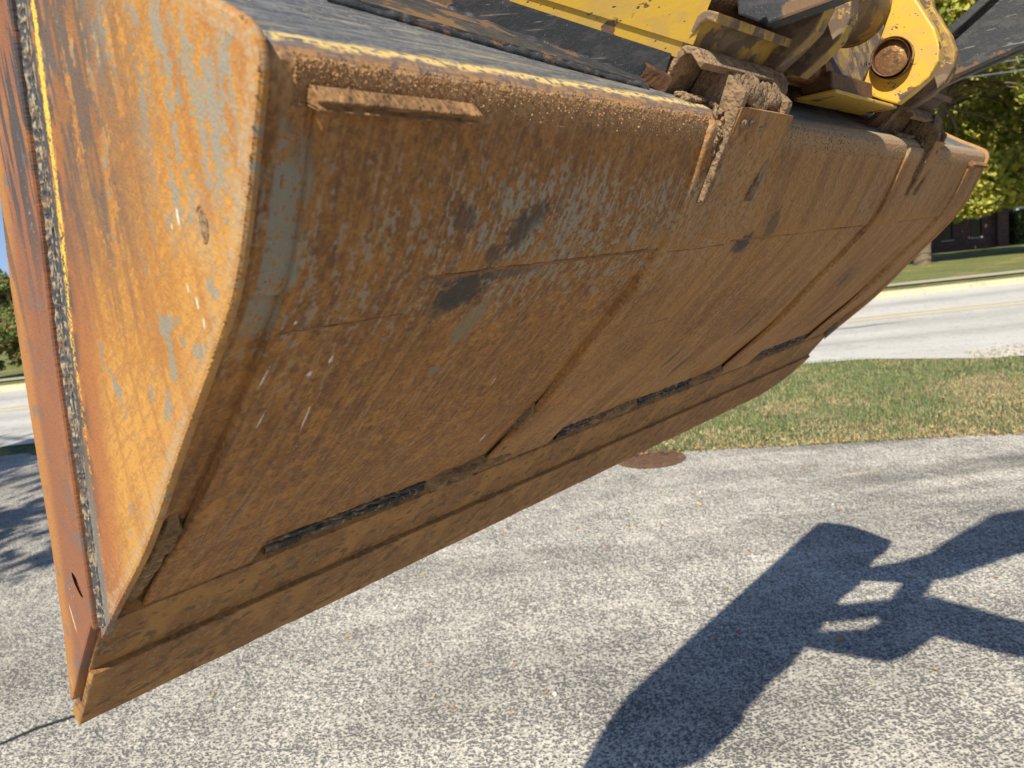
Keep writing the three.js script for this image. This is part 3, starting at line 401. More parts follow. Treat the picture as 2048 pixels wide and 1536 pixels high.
{ // side plates, side cutters, welds
  const rim = []; for (let t = -0.252; t <= 0.60; t += t > -0.03 && t < 0.02 ? 0.003 : 0.012) rim.push(pt(t, 0.007));
  const out = [...rim, [1.368, -0.764], ...WELD.slice(1).map(([y, z]) => [y, z - 0.004])];
  const dents = g => { const p = g.attributes.position; for (let i = 0; i < p.count; i++) { } return g; };
  tag(B('side_plate', sideUV(dents(plate(out, 0.243, 0.2515, 0.0034))), sideMat), 'orange rusted side plate with bare grey patches');
  tag(B('side_plate', sideUV(plate(out, 2.1985, 2.2105, 0.004)), sideMat), 'far side plate with a small step at its top corner');
  const slot = []; for (let i = 0; i < 20; i++) { const a = i / 20 * Math.PI * 2; slot.push([1.394 + 0.0135 * Math.sin(a) - 0.003 * Math.cos(a), -0.784 + 0.0105 * Math.cos(a) - 0.005 * Math.sin(a)]); }
  const cut = [...WELD.map(([y, z]) => [y - 0.006, z - 0.0035]), [1.902, -0.685], ...FRONT.slice(2).reverse(), [1.262, -0.874], [1.246, -0.879], be(0.15, -0.003), be(0.092, -0.004), be(0.0, -0.003)];
  const c1 = B('side_cutter', sideUV(plate(cut, 0.236, 0.2525, 0.0025, [slot])), sideMat); tag(c1, 'red brown side cutter with an oval hole near the tip');
  const c2 = B('side_cutter', sideUV(plate(cut, 2.198, 2.2215, 0.003)), sideMat); tag(c2, 'side cutter of the far end');
  const wb = WELD.map(([y, z]) => [0.2432, y - 0.002, z + 0.0025]); const w2 = WELD.map(([y, z]) => [0.2435, y, z + 0.008]);
  const wm = std(makeMaps(256, 256, (u, v, c) => { const f = fbm(u * 60, v * 60, 3), g = fbm(u * 14 + 5, v * 14, 3); set(c, 0.05, 0.053, 0.06); mix(c, 0.38, 0.3, 0.19, sm(0.5, 0.64, f) * 0.8); mix(c, 0.2, 0.12, 0.06, sm(0.55, 0.7, g) * 0.6); c[3] = f; }, { repeat: true }), { roughness: 0.75, bumpScale: 0.003 });
  tag(B('weld_bead', [bead(wb, 0.0036, 3, 0.35, 9, 240), bead(w2, 0.0024, 8, 0.5, 8, 240)], wm), 'rough weld bead between side cutter and side plate');
  // the round dented scar on the side plate, shading put into a lighter disc
  const ring = new THREE.TorusGeometry(0.0095, 0.0011, 6, 26, 4.2); ring.rotateZ(0.8); ring.scale(0.62, 1.15, 1); ring.rotateY(Math.PI / 2); ring.translate(0.2432, 1.692, -0.4525); const dent_disc = lump(0.2434, 1.691, -0.452, 0.0009, 0.0105, 0.0056, 12, 3, 0.25); const sc = B('round_scar', boxUV(prep(ring), 0.25), M.rust); mesh('dent_disc', dent_disc, M.mud, sc);
  // corner gusset where side, cutter and base edge meet
  tag(B('corner_block', lump(0.2465, 1.357, -0.768, 0.005, 0.009, 0.014, 4, 3, 0.35), M.rust), 'rusty weld lump in the lower corner');
  B('top_lip', [bent([[1.905, -0.592], [1.905, -0.63], [1.897, -0.69], [1.864, -0.742]], 0.012, 0.2525, 2.1975)], M.black);
}
{ // stiffener and gusset running diagonally over the painted top
  const L0 = [[0.30, 1.829, -0.449], [0.386, 1.855, -0.487], [0.70, 1.8015, -0.4075], [0.726, 1.8145, -0.4265], [0.53, 1.893, -0.545], [0.40, 1.93, -0.62]].map(([x, y, z]) => [x, y, z]);
  const flat = L0.slice(1, 5); tag(B('stiffener', slab([flat[0], flat[1], flat[2], flat[3]], 0.006), M.black), 'dark flat stiffener welded to the top');
  tag(B('weld_bead', [bead([flat[0], [0.54, 1.8285, -0.4475], flat[1]].map(([x, y, z]) => [x, y + 0.0005, z + 0.002]), 0.0035, 11, 0.7), bead([[0.535, 1.896, -0.542], [0.63, 1.853, -0.479], [0.725, 1.8155, -0.421]], 0.0042, 12, 0.6)], M.black), 'black painted weld along the stiffener');
  const U = [0, 0.83, 0.56], A = [0.535, 1.893, -0.545], C = [0.735, 1.803, -0.412], D = (s, e, o = 0) => [A[0] + (C[0] - A[0]) * s + U[0] * e - 0.62 * o, A[1] + (C[1] - A[1]) * s + U[1] * e + 0.30 * o, A[2] + (C[2] - A[2]) * s + U[2] * e - 0.72 * o];
  tag(B('mounting_plate', slab([D(-0.25, 0), D(1.0, 0), D(0.985, 0.037), D(-0.25, 0.024)].reverse(), 0.008), M.black), 'scratched black mounting plate');
  const t1 = [0.742, 1.8025, -0.4085], sq = new THREE.Shape([[-0.011, -0.008], [0.011, -0.008], [0.011, 0.006], [0.006, 0.009], [-0.006, 0.009], [-0.011, 0.006]].map(p => new THREE.Vector2(...p))); sq.holes.push(new THREE.Path([[-0.0085, -0.006], [0.0085, -0.006], [0.0085, 0.005], [0.005, 0.007], [-0.005, 0.007], [-0.0085, 0.005]].map(p => new THREE.Vector2(...p))));
  const tg = new THREE.ExtrudeGeometry(sq, { depth: 0.03, bevelEnabled: false }), zx = new THREE.Vector3(0.62, -0.35, 0.35).normalize(), yx = new THREE.Vector3(0, 0.83, 0.56), xx = yx.clone().cross(zx).normalize(); yx.copy(zx).cross(xx); tg.applyMatrix4(new THREE.Matrix4().makeBasis(xx, yx, zx).setPosition(t1[0] - zx.x * 0.034, t1[1] - zx.y * 0.034 + 0.006, t1[2] - zx.z * 0.034 + 0.004)); tag(B('tube_end', boxUV(prep(tg), 0.25), M.darkSteel), 'open end of a small square tube');
}
// hook brackets with their gussets, caked in soil
const HOOK = [[1.800, -0.424], [1.818, -0.405], [1.832, -0.391], [1.837, -0.381], [1.832, -0.371], [1.817, -0.363]];
const GUS = [[1.785, -0.392], [1.803, -0.41], [1.829, -0.388], [1.829, -0.374], [1.812, -0.360], [1.7935, -0.3455], [1.7885, -0.347], [1.773, -0.3555], [1.752, -0.3665], [1.715, -0.3865], [1.69, -0.4005], [1.69, -0.418], [1.73, -0.398], [1.77, -0.388]];
for (const [x0, x1, g0, g1] of [[0.737, 0.95, 0.790, 0.912], [1.50, 1.713, 1.615, 1.672]]) {
  const h = B('hook_bracket', [bent(HOOK, 0.008, x0, x1)], M.mud); tag(h, x0 < 1 ? 'near hook bracket caked with tan soil' : 'far hook bracket caked with tan soil');
  const se = x0 < 1 ? 0.934 : 1.684, strap = bent([[1.64, -0.4535], [1.66, -0.436], [1.685, -0.4175], [1.715, -0.3955], [1.752, -0.3695], [1.773, -0.3575], [1.781, -0.353]], 0.006, g0 + 0.004, se), sp = strap.attributes.position;
  for (let i = 0; i < sp.count; i++) { let b = 9, bt = 0; for (let k = 300; k < SP.length; k += 4) { const q = Math.hypot(SP[k][0] - sp.getY(i), SP[k][1] - sp.getZ(i)); if (q < b) { b = q; bt = ST[k]; } } strap.attributes.uv.setXY(i, ...beltUV(sp.getX(i), bt + 0.035)); }
  mesh('strap', strap, beltMat, h);
  mesh('gusset', plate(GUS, g0, g0 + 0.013, 0.002), M.mud, h); mesh('gusset', plate(GUS.map(([y, z]) => [y, z - 0.002]), g1, g1 + 0.013, 0.002), M.mud, h);
  const r = rng(x0 * 100), L = [], P = (n, f) => { for (let i = 0; i < n; i++) L.push(f(r)); };
  P(34, r => { const k = Math.pow(r(), 0.5), q = pt(0.06 - 0.075 * k, 0.002 + 0.003 * r()); return lump(g0 - 0.003 - 0.02 * r() * r() * k, q[0], q[1], 0.0015 + 0.0045 * r() * r(), 0.002 + 0.005 * r() * r(), 0.0015 + 0.004 * r() * r(), r() * 50, 2, 0.8); });
  P(40, r => lump(g0 + 0.006 + 0.016 * (r() - 0.5), 1.826 + 0.006 * r(), -0.378 + 0.012 * (r() - 0.5), 0.003 + 0.006 * r(), 0.002 + 0.003 * r(), 0.003 + 0.004 * r(), r() * 50, 2));
  P(22, r => { const q = pt(-0.004 + 0.01 * r(), 0.004); return lump(g0 + 0.02 + 0.06 * r(), q[0] - 0.002, q[1] + 0.012 * r(), 0.004 + 0.006 * r(), 0.003 + 0.003 * r(), 0.004, r() * 50, 2); });
  P(40, r => { const q = pt(-0.02 - 0.02 * r(), 0.001); return lump(x0 + 0.005 + r() * (g0 - x0), q[0], q[1], 0.004 + 0.006 * r(), 0.003, 0.004 + 0.003 * r(), r() * 50, 2); });
  P(26, r => lump(g0 + 0.02 + (se - g0 - 0.03) * r(), 1.785 + 0.03 * r(), -0.368 + 0.008 * r(), 0.014 + 0.012 * r(), 0.01 + 0.008 * r(), 0.006, r() * 50, 3, 0.35));
  tag(mesh('soil', L, M.mud, h), 'tan soil stuck to the gussets');
}
{ // soil packed along the base edge, and grit on the bend
  const r = rng(21), L = [];
  const patch = (pts, w, h, sd) => { // a caked strip that follows points (x, t), thickest in the middle, torn at the edges
    const c = new THREE.CatmullRomCurve3(pts.map(([x, t]) => new THREE.Vector3(x, t, 0))), n = Math.round(c.getLength() / 0.002), m = 14, p = [], id = [];
    for (let i = 0; i <= n; i++) { const q = c.getPointAt(i / n), d = c.getTangentAt(i / n), ww = w * (0.55 + 0.9 * fbm(i * 0.06 + sd, 3, 3)) * Math.min(1, 0.3 + 6 * Math.min(i, n - i) / n); for (let j = 0; j <= m; j++) { const k = j / m * 2 - 1, x = q.x - d.y * k * ww, t = q.y + d.x * k * ww, f = Math.min(1, (1 - Math.abs(k)) * 3.2) * Math.min(1, 8 * Math.min(i, n - i) / n), [y, z] = pt(t, -0.0035 - 0.0105 * sm(0.2, 0.54, t) + 0.004 * f + h * f * (0.15 + 1.1 * fbm(x * 110 + sd, t * 110, 4))); p.push(x, y, z); } }
    for (let i = 0; i < n; i++) for (let j = 0; j < m; j++) { const a = i * (m + 1) + j; id.push(a, a + 1, a + m + 1, a + 1, a + m + 2, a + m + 1); }
    const g = new THREE.BufferGeometry(); g.setAttribute('position', new THREE.Float32BufferAttribute(p, 3)); g.setIndex(id); g.computeVertexNormals(); return boxUV(prep(g), 0.25);
  };
  L.push(patch([[0.655, 0.572], [0.72, 0.571], [0.79, 0.564], [0.845, 0.575]], 0.017, 0.010, 3), patch([[0.80, 0.565], [0.782, 0.52], [0.768, 0.47], [0.758, 0.41]], 0.006, 0.007, 9), patch([[0.268, 0.578], [0.27, 0.53], [0.273, 0.47], [0.272, 0.40]], 0.012, 0.006, 17), patch([[1.05, 0.574], [1.12, 0.570], [1.19, 0.562]], 0.014, 0.010, 23), patch([[1.40, 0.572], [1.46, 0.568], [1.53, 0.562]], 0.015, 0.010, 31));
  tag(B('soil', L, std(mudTile, { color: new THREE.Color(0.95, 0.86, 0.74), roughness: 1, bumpScale: 0.006 })), 'dried soil packed along the base edge');
  const slotMat = std(tileMaps(256, (u, v, c) => { const f = pf(u, v, 50, 50, 3, 4), g = pf(u, v, 12, 12, 3, 9); set(c, 0.04, 0.038, 0.036); mix(c, 0.16, 0.11, 0.065, sm(0.45, 0.65, g * 0.6 + f * 0.4) * 0.9); mix(c, 0.3, 0.24, 0.17, sm(0.66, 0.74, f) * 0.7); c[3] = f; }), { roughness: 0.85, bumpScale: 0.004 });
  const wl = []; for (const [a, b] of [[0.42, 0.66], [0.95, 1.05], [1.19, 1.4], [1.70, 2.03]]) { const P = []; for (let i = 0; i <= 8; i++) { const x = a + (b - a) * i / 8, q = pt(0.575, -0.0125); P.push([x, q[0], q[1]]); } wl.push(bead(P, 0.006, a * 9, 0.75, 8, 90)); const P2 = P.map(([x, y, z], i) => { const q = pt(0.563, -0.0137); return [x, q[0], q[1]]; }); wl.push(bead(P2, 0.004, a * 5, 0.9, 8, 110)); } tag(B('weld_bead', wl, slotMat), 'dark weld in the gaps between the wear strips');
  const C = []; for (let i = 0; i < 9000; i++) { const x = XA + 0.02 + (XB - XA) * Math.pow(r(), 1.7), t = -0.004 + 0.03 * Math.pow(r(), 0.9), k = 0.0003 + 0.0009 * r() * r() * (0.4 + r()), q = pt(t, k * 0.2); C.push([x, q[0], q[1], r() * 6, r() * 6, 0, k]); }
  for (let i = 0; i < 900; i++) { const k = r(), q = pt(-0.02 + 0.6 * k, 0.0), z = q[1] - 0.004 * r(), e = 0.0004 + 0.0009 * r() * r(), e2 = pt(-0.02 + 0.6 * k, 0.006); C.push([0.243 + 0.007 * r(), e2[0], e2[1], r() * 6, r() * 6, 0, e]); }
  scatter('grit', new THREE.IcosahedronGeometry(1, 0), new THREE.MeshStandardMaterial({ roughness: 1 }), C, null, null, bucket, i => { const q = 0.6 + 0.7 * ((i * 31 % 100) / 100); return new THREE.Color(0.34 * q, 0.19 * q, 0.085 * q); });
}

// ------------------------------------------------------------------ quick coupler and lift arms of the loader, reaching back over the camera's right
{
  const L = group('wheel_loader', 'wheel loader with chipped yellow coupler and black arms holding the rusty bucket', 'loader'), P = (n, g, m, label) => tag(mesh(n, g, m, L), label);
  const HK = [[1.915, -0.585], [1.862, -0.503], [1.819, -0.434], [1.8145, -0.4215], [1.8215, -0.4105], [1.845, -0.384], [1.859, -0.3675], [1.8625, -0.357], [1.857, -0.346]];
  P('coupler_hook', bent(HK.slice(2), 0.009, 0.738, 0.935, 0.25), M.yellowWorn, 'near hook plate with chipped yellow paint');
  P('coupler_hook', bent(HK, 0.009, 1.45, 1.715, 0.25), M.darkSteel, 'far hook plate of dark worn steel');
  const up = (x, t, o) => { const q = pt(t, o); return [x, q[0], q[1]]; };
  P('backing_plate', slab([up(0.78, -0.085, 0.03), up(1.67, -0.085, 0.03), up(1.67, -0.24, 0.045), up(0.78, -0.24, 0.045)], 0.012), M.darkSteel, 'dark steel plate behind the coupler');
  const U = [0, 0.83, 0.56], A = [0.535, 1.893, -0.545], C = [0.735, 1.803, -0.412], D = (s, e, o = 0) => [A[0] + (C[0] - A[0]) * s + U[0] * e - 0.62 * o, A[1] + (C[1] - A[1]) * s + U[1] * e + 0.30 * o, A[2] + (C[2] - A[2]) * s + U[2] * e - 0.72 * o];
  P('coupler_cheek', [slab([D(-0.3, 0.022, 0.004), D(1.03, 0.036, 0.004), D(1.03, 0.058, 0.004), D(-0.3, 0.036, 0.004)].reverse(), 0.008), slab([D(-0.3, 0.03, -0.008), D(1.02, 0.05, -0.008), D(1.0, 0.2, -0.008), D(-0.3, 0.2, -0.008)].reverse(), 0.012)], M.yellow, 'bright yellow cheek plate of the coupler');
  const LUG = [[1.868, -0.428], [1.911, -0.40], [1.975, -0.376], [2.06, -0.37], [2.09, -0.36], [2.06, -0.345], [1.985, -0.334], [1.935, -0.309], [1.908, -0.302], [1.885, -0.3045], [1.864, -0.318], [1.847, -0.342], [1.833, -0.366], [1.845, -0.39]];
  const pin = [1.904, -0.3685], disc = (x0, x1, r, seg = 32) => bar([x0, pin[0], pin[1]], [x1, pin[0], pin[1]], r, seg);
  const ringG = (x0, r0, r1, d) => { const sh = new THREE.Shape(); sh.absarc(0, 0, r1, 0, 6.2832); const h = new THREE.Path(); h.absarc(0, 0, r0, 0, 6.2832, true); sh.holes.push(h); const g = new THREE.ExtrudeGeometry(sh, { depth: d, bevelEnabled: true, bevelThickness: 0.002, bevelSize: 0.002, bevelOffset: -0.002, bevelSegments: 2, curveSegments: 36 }); g.rotateY(Math.PI / 2); g.translate(x0, pin[0], pin[1]); return boxUV(prep(g), 0.25); };
  for (const [a, b, m] of [[1.422, 1.45, M.yellow], [1.50, 1.528, M.yellowWorn], [0.922, 0.95, M.yellowWorn], [1.0, 1.028, M.yellowWorn]]) {
    const grow = a === 1.50 ? 0.006 : 0; const l = P('pin_lug', plate(LUG.map(([y, z]) => [y + (y < 1.9 ? -grow * 0.3 : 0), z + (z > -0.36 ? grow : 0)]), a, b, 0.003, [], 0.3), m, a > 1.3 ? null : null);
    if (a === 1.422) { mesh('pin_boss', [ringG(1.413, 0.03, 0.0475, 0.012)], M.yellow, l); mesh('collar', [ringG(1.408, 0.03, 0.0415, 0.008), ringG(1.402, 0.0265, 0.0365, 0.012)], M.darkSteel, l); const dome = new THREE.SphereGeometry(0.033, 28, 10, 0, 6.2832, 0, 0.9); dome.scale(1, 0.25, 1); dome.rotateZ(Math.PI / 2); dome.translate(1.4165, pin[0], pin[1]); mesh('pin', [boxUV(prep(dome), 0.25), disc(1.412, 1.46, 0.0262)], std(rustTile, { color: new THREE.Color(1.3, 1.5, 1.7), metalness: 0.55, roughness: 0.4, bumpScale: 0.0008 }), l); }
  }
  P('pin', [bar([0.80, 1.912, -0.413], [0.99, 1.905, -0.375], 0.03, 24)], M.darkSteel, 'dark round pin of the near side');
  P('foot_plate', [box(1.15, 1.447, 1.829, 1.8345, -0.43, -0.372, 0.002)], M.yellow);
  P('cross_tube', [bar([1.03, 2.0, -0.43], [1.42, 2.0, -0.43], 0.063, 36)], M.yellowWorn, 'dirty yellow cross tube between the lugs');
  P('inner_wall', slab([[0.97, 1.83, -0.49], [1.95, 1.83, -0.49], [1.95, 2.10, -0.54], [0.97, 2.10, -0.54]], 0.012), M.yellowWorn);
  P('locking_cylinder', [bar([0.95, 1.862, -0.405], [1.19, 1.866, -0.412], 0.0165, 22), bar([1.165, 1.866, -0.412], [1.195, 1.866, -0.412], 0.023, 22), bar([1.04, 1.862, -0.407], [1.05, 1.862, -0.407], 0.019, 22)], std(rustTile, { color: new THREE.Color(1.0, 1.0, 0.95), roughness: 0.45, metalness: 0.3 }), 'rusty locking cylinder with end clamp');
  P('latch_block', [box(1.16, 1.345, 1.836, 1.862, -0.425, -0.38, 0.004)], M.darkSteel, 'dark latch block in the middle of the coupler');
  const arm = (x0, x1, poly) => { const a = P('lift_arm', plate(poly, x0 + 0.012, x1 - 0.012, 0.003, [], 0.4), M.black, x0 > 1.3 ? 'far lift arm with raised rims' : 'near lift arm'); return a; };
  const lo = [[1.866, -0.345], [1.874, -0.32], [1.901, -0.209], [1.945, -0.07], [2.08, 0.126], [2.24, 0.274], [2.42, 0.45], [2.75, 0.85], [2.95, 1.6], [2.8, 2.6]], hi = [[3.05, 2.7], [3.25, 1.6], [3.1, 0.75], [2.89, 0.47], [2.45, 0.16], [2.26, 0.04], [2.1, -0.12], [1.995, -0.262], [1.948, -0.33], [1.92, -0.375], [1.885, -0.375]];
  const a2 = arm(1.556, 1.612, [...lo, ...hi]);
  const rimOf = (pts, w, s) => { const q = []; pts.forEach(([y, z], i) => { const a = pts[Math.max(0, i - 1)], b = pts[Math.min(pts.length - 1, i + 1)], dy = b[0] - a[0], dz = b[1] - a[1], l = Math.hypot(dy, dz); q.push([y + s * dz / l * w, z - s * dy / l * w]); }); return [...pts, ...q.reverse()]; };
  mesh('rim', [plate(rimOf(lo, 0.016, 1), 1.552, 1.616, 0.003, [], 0.4)], M.black, a2); mesh('rim', [plate(rimOf(hi.slice(1, 10), 0.014, 1), 1.552, 1.616, 0.003, [], 0.4)], M.black, a2);
  { const sh = []; for (let i = 0; i <= 16; i++) { const k = i / 16; sh.push([1.893 + 0.1 * k * k * 0.9 + 0.015, -0.30 + 0.0 + 0.11 * k]); } }
  const lo1 = [[1.866, -0.345], [1.87, -0.28], [1.9, 0.0], [1.98, 0.08], [2.17, 0.22], [2.15, 0.4], [2.12, 1.2], [2.0, 2.6]], hi1 = [[2.25, 2.6], [2.36, 1.2], [2.42, 0.53], [2.49, 0.25], [2.3, 0.1], [2.09, -0.07], [2.01, -0.22], [1.95, -0.34], [1.935, -0.375], [1.885, -0.375]];
  arm(0.838, 0.89, [...lo1, ...hi1]);
  P('tilt_cylinder', [bar([0.98, 2.02, -0.30], [0.98, 2.25, 0.08], 0.052, 20), bar([0.98, 1.93, -0.42], [0.98, 2.03, -0.28], 0.03, 16)], M.black);
  P('arm_cross_tube', [bar([0.88, 2.2, 0.05], [1.57, 2.2, 0.05], 0.055, 24)], M.black);
  P('arm_cross_tube', [bar([0.88, 2.2, 1.9], [1.57, 3.0, 1.9], 0.07, 24)], M.black);
}

// ------------------------------------------------------------------ house across the road, hedge, trees, wires
{
  const brick = makeMaps(512, 512, (u, v, c) => { const row = Math.floor(v * 30), b = u * 10 + (row % 2) * 0.5, bx = b - Math.floor(b), by = v * 30 - row, m = bx < 0.05 || by < 0.13, h = VAL[PERM[(Math.floor(b) % 10) * 7 + row & 255]], f = pf(u, v, 60, 60, 2, 3); set(c, 0.14 + 0.12 * h, 0.078 + 0.05 * h, 0.065 + 0.035 * h); if (m) set(c, 0.2, 0.18, 0.165); c[3] = m ? 0.2 : 0.6 + 0.3 * f; }, { repeat: true });
  const bm = std(brick, { roughness: 0.95, bumpScale: 0.008 }), roofM = std(rustTile, { color: new THREE.Color(0.4, 0.42, 0.5), roughness: 0.95 }), wht = new THREE.MeshStandardMaterial({ color: new THREE.Color(0.7, 0.68, 0.62), roughness: 0.7 }), dk = new THREE.MeshStandardMaterial({ color: new THREE.Color(0.03, 0.027, 0.025), roughness: 0.7 });
  const H = group('brick_house', 'low dark brick house with small windows behind the tree across the road', 'house'), TR = new THREE.Matrix4().makeBasis(new THREE.Vector3(0.64, 0, 0.77), new THREE.Vector3(0, 1, 0), new THREE.Vector3(-0.77, 0, 0.64)).setPosition(56.3 * 0.77, 0, -56.3 * 0.64); // local x along the road, z towards it
  const W = (x0, x1, y0, y1, z0, z1, r = 0) => { const g = box(x0, x1, y0, y1, z0, z1, r, 2); g.applyMatrix4(TR); return g; };
  const wins = [[26.2, 27.4], [29.5, 30.25], [31.5, 32.3]];
  const segs = []; let px = 14; for (const [a, b] of wins) { segs.push(W(px, a, -1.4, 1.75, -0.3, 0)); segs.push(W(a, b, -1.4, -0.25, -0.3, 0)); segs.push(W(a, b, 1.05, 1.75, -0.3, 0)); px = b; } segs.push(W(px, 33.2, -1.4, 1.75, -0.3, 0)); segs.push(W(32.9, 33.2, -1.4, 1.75, -9, -0.301));
  mesh('wall', segs, bm, H); tag(mesh('pier', [W(33.2, 33.95, -1.4, 1.75, -0.35, 0.35)], bm, H), 'sunlit brick pier at the corner');
  for (const [a, b] of wins) { const w = mesh('window', [W(a, b, -0.25, -0.2, -0.12, -0.05), W(a, b, 1.0, 1.05, -0.12, -0.05), W(a, a + 0.06, -0.2, 1, -0.12, -0.05), W(b - 0.06, b, -0.2, 1, -0.12, -0.05)], dk, H); mesh('pane', [W(a + 0.06, b - 0.06, -0.2, 1, -0.1, -0.08)], new THREE.MeshStandardMaterial({ color: new THREE.Color(0.02, 0.022, 0.025), roughness: 0.08 }), w); mesh('sill', [W(a - 0.06, b + 0.06, -0.33, -0.25, -0.1, 0.06)], wht, w); }
  const rs = new THREE.Shape([[0.9, 1.75], [0.9, 1.9], [-4.6, 4.4], [-10, 1.9], [-10, 1.75]].map(p => new THREE.Vector2(...p))), rg = new THREE.ExtrudeGeometry(rs, { depth: 21, bevelEnabled: false }); rg.applyMatrix4(new THREE.Matrix4().makeBasis(new THREE.Vector3(0, 0, 1), new THREE.Vector3(0, 1, 0), new THREE.Vector3(-1, 0, 0)).setPosition(34.4, 0, 0)); const rg2 = boxUV(prep(rg), 2); rg2.applyMatrix4(TR);
  mesh('roof', rg2, roofM, H); mesh('gutter', [W(13.4, 34.3, 1.74, 1.88, 0.903, 1.0)], dk, H); mesh('eave_board', [W(34.42, 35.3, 1.0, 1.55, -0.2, 0.1)], wht, H);
}
const leafG = new THREE.BufferGeometry(); leafG.setAttribute('position', new THREE.Float32BufferAttribute([-0.5, 0, 0, 0.5, 0.1, 0.05, 0.15, 0.75, 0.2, -0.5, 0, 0, 0.15, 0.75, 0.2, -0.35, 0.6, 0.1, 0.1, 0.05, -0.4, 0.4, -0.3, 0.3, -0.2, -0.1, 0.6], 3)); leafG.computeVertexNormals();
const leafMat = new THREE.MeshPhysicalMaterial({ roughness: 0.9, transmission: 0.35, thickness: 0, side: THREE.DoubleSide });
const barkMat = std(rustTile, { color: new THREE.Color(0.75, 1.15, 2.0), roughness: 1, bumpScale: 0.02 });
function limb(P, r0, r1, seed) { const c = new THREE.CatmullRomCurve3(P.map(p => new THREE.Vector3(...p))), n = P.length * 5, g = new THREE.TubeGeometry(c, n, 1, 9, false), p = g.attributes.position; for (let i = 0; i <= n; i++) { const q = c.getPointAt(i / n), r = r0 + (r1 - r0) * Math.pow(i / n, 0.8); for (let j = 0; j <= 9; j++) { const k = i * 10 + j, w = r * (1 + 0.25 * (fbm(j * 1.3 + seed, i * 0.6, 2) - 0.5)); p.setXYZ(k, q.x + (p.getX(k) - q.x) * w, q.y + (p.getY(k) - q.y) * w, q.z + (p.getZ(k) - q.z) * w); } } g.computeVertexNormals(); return boxUV(prep(g), 0.8); }
function tree(name, label, [x, y, z], { h, r, base, rad, leaves, size, clusters, cr, cols, seed, off = [0, 0], flat = 0.7, trunkH = 0.45, extra = [] }) {
  const t = group(name, label, 'tree', [x, y, z]), R = rng(seed), br = [], cl = [], cy = (base + h) / 2, ry = (h - base) / 2;
  br.push(limb([[0, -0.1, 0], [0.02 * h, h * 0.15, 0.01 * h], [off[0] * 0.3, h * trunkH, off[1] * 0.3], [off[0] * 0.6, h * 0.8, off[1] * 0.6]], rad, rad * 0.25, seed)); br.push(limb([[0, -0.12, 0], [0, rad * 0.6, 0], [0, rad * 2, 0]], rad * 1.5, rad * 0.9, seed + 3));
  for (let i = 0; i < clusters; i++) { let a, b, c, q; do { a = R() * 2 - 1; b = R() * 2 - 1; c = R() * 2 - 1; q = a * a + b * b + c * c; } while (q > 1 || q < 0.16 || fbm(a * 2.2 + seed, b * 2.2 + c * 1.9, 2) < 0.43); cl.push([off[0] + a * r, cy + b * ry, off[1] + c * r, cr * (0.6 + 0.8 * R())]); }
  for (const e of extra) cl.push(e);
  cl.forEach((q, i) => { if (i % 7 === 0) { const k = 0.25 + 0.35 * R(), s = [off[0] * 0.3, h * trunkH * (0.75 + 0.8 * k * 0.8), off[1] * 0.3]; br.push(limb([s, [(s[0] + q[0]) / 2 + R() - 0.5, (s[1] + q[1]) / 2 + 0.25 * r * R() * 0.5, (s[2] + q[2]) / 2 + R() - 0.5], [q[0], q[1], q[2]]], rad * 0.22, rad * 0.03, i)); } });
  mesh('trunk', br, barkMat, t);
  const L = [], C = []; for (let i = 0; i < leaves; i++) { const q = cl[(R() * cl.length) | 0]; let a, b, c, d; do { a = R() * 2 - 1; b = R() * 2 - 1; c = R() * 2 - 1; d = a * a + b * b + c * c; } while (d > 1); const o = new THREE.Vector3(R() - 0.5, R() - 0.5, R() - 0.5).normalize().multiplyScalar(0.95).add(new THREE.Vector3(-0.45, 0.75, 0.2)).normalize(); L.push([q[0] + a * q[3], q[1] + b * q[3] * flat, q[2] + c * q[3], Math.atan2(o.x, o.z), -Math.asin(o.y), R() * 6.3, size * (0.6 + 0.8 * R())]); const k = cols[(Math.pow(R(), 1.3) * cols.length) | 0], s = 0.75 + 0.5 * R(); C.push(new THREE.Color(k[0] * s, k[1] * s, k[2] * s)); }
  scatter('crown', leafG, leafMat, L, null, null, t, i => C[i]); return t;
}
const GREENS = [[0.40, 0.43, 0.06], [0.48, 0.47, 0.065], [0.58, 0.51, 0.075], [0.3, 0.36, 0.05], [0.64, 0.54, 0.09]], DEEP = [[0.14, 0.2, 0.04], [0.2, 0.26, 0.045], [0.11, 0.16, 0.035], [0.24, 0.28, 0.05]];
tree('maple_tree', 'large yellow green maple tree in front of the brick house across the road', [35.1, -0.45, -8.25], { h: 15, base: 2.6, r: 8, rad: 0.3, leaves: 90000, size: 0.2, clusters: 230, cr: 1.2, cols: GREENS, seed: 41, off: [2.2, 2.6], extra: [[1.2, 2.3, 1.6, 0.8], [0.9, 2.9, 1.2, 1.0], [1.6, 2.7, 2.4, 0.8], [2.4, 2.6, 3.2, 0.8], [-0.5, 3.4, 0.5, 1.1], [1.5, 2.4, 2.0, 0.7], [0.2, 3.0, 0.6, 0.9], [2.0, 3.2, 2.8, 1.1], [3.0, 3.0, 4.0, 1.1], [1.0, 3.6, 1.8, 1.2], [0.3, 3.9, 0.2, 1.2], [2.6, 3.8, 3.4, 1.2], [-1, 4.2, -1, 1.3]] });
tree('round_tree', 'small dense green tree left of the bucket beyond the road', [6.0, -0.04, -23.0], { h: 2.8, base: 0.25, r: 1.4, rad: 0.06, leaves: 15000, size: 0.085, clusters: 110, cr: 0.32, cols: [...DEEP, [0.2, 0.2, 0.03], [0.28, 0.14, 0.03]], seed: 9, off: [0.2, 0] });
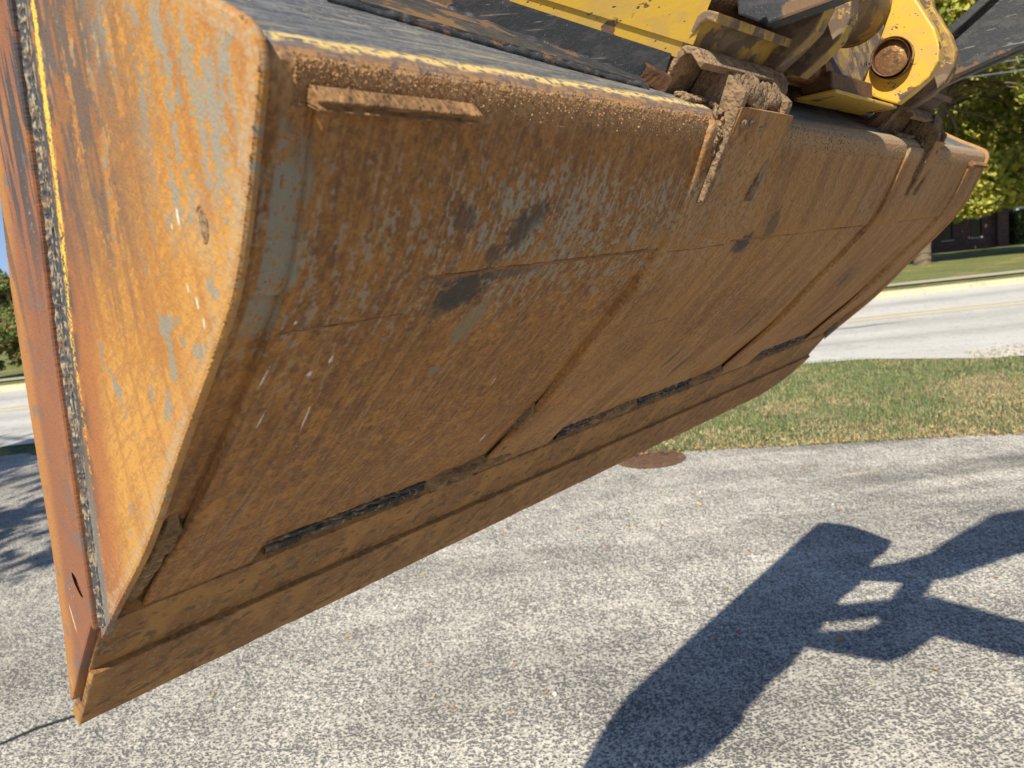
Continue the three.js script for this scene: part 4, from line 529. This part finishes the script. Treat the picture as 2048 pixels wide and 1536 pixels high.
tree('shade_tree', 'tall tree left of the car park casting dappled shade on the asphalt', [-6.4, 0, -6.4], { h: 9.5, base: 3.6, r: 3.1, rad: 0.2, leaves: 6500, size: 0.15, clusters: 70, cr: 0.6, cols: GREENS, seed: 17, off: [1.2, 0.4] });
tree('added_shade_tree', 'broad tree added in front of the house to keep its brick wall in shade', [54.5, -0.9, -15.5], { h: 11, base: 2.6, r: 5.5, rad: 0.3, leaves: 26000, size: 0.26, clusters: 120, cr: 1.3, cols: GREENS, seed: 61, off: [2.5, 5.0] });  // added tree, placed so that its crown shades the house wall
{ const d = tree('background_tree', 'distant dark green tree behind the brick house', [78, -1.4, -8], { h: 14, base: 1.5, r: 7, rad: 0.4, leaves: 16000, size: 0.42, clusters: 110, cr: 1.5, cols: DEEP, seed: 23 }); d.userData.group = undefined; delete d.userData.group;
  for (const [x, z, k] of [[14, -84, 1.2]]) { const c = d.clone(); c.name = numbered('background_tree'); c.position.set(x, -1.5, z); c.rotation.y = x; c.scale.setScalar(k); scene.add(c); c.userData.label = 'distant dark green tree far behind the small round tree at the left'; } }
{ // hedge beside the house
  const L = [], C = [], R = rng(77); for (let i = 0; i < 9000; i++) { const k = R(), [x, z] = NS(55.6 + R() * 1.6, 34.3 + 4 * k), y = -1.2 + 2.3 * Math.pow(R(), 0.8) * (0.75 + 0.5 * fbm(k * 6, 3, 2)); L.push([x, y, z, R() * 6, R() * 6, R() * 6, 0.16 + 0.1 * R()]); C.push(new THREE.Color().setRGB(0.09 + 0.06 * R(), 0.15 + 0.05 * R(), 0.03)); }
  const t = group('hedge', 'clipped green hedge beside the brick pier of the house', 'hedge'); const st = []; for (let k = 0; k < 9; k++) { const [x, z] = NS(56.4, 34.5 + k * 0.45); st.push(bar([x, -1.3, z], [x + 0.1, 0.5, z], 0.05, 6, 0.02)); } mesh('stem', st, barkMat, t); scatter('foliage', leafG, leafMat, L, null, null, t, i => C[i]); }
{ // overhead wires along the far side of the road
  const wm = new THREE.MeshStandardMaterial({ color: new THREE.Color(0.14, 0.15, 0.17), roughness: 0.6 });
  [[6.05, 0.022, 'upper overhead wire crossing in front of the maple tree'], [5.72, 0.02, 'middle overhead wire crossing in front of the maple tree'], [8.2, 0.018, 'highest overhead wire near the top of the maple tree']].forEach(([y, r, l]) => { const P = []; for (let i = 0; i <= 24; i++) { const s = -60 + i * 5.5, [x, z] = NS(25.5, s); P.push(new THREE.Vector3(x, y + 0.0006 * (s - 14) ** 2 * 0.3 - 0.012 * (14 - s), z)); } tag(mesh('overhead_wire', new THREE.TubeGeometry(new THREE.CatmullRomCurve3(P), 90, r, 6), wm), l, 'wire'); });
}

scene.add(camera);
renderer.render(scene, camera);
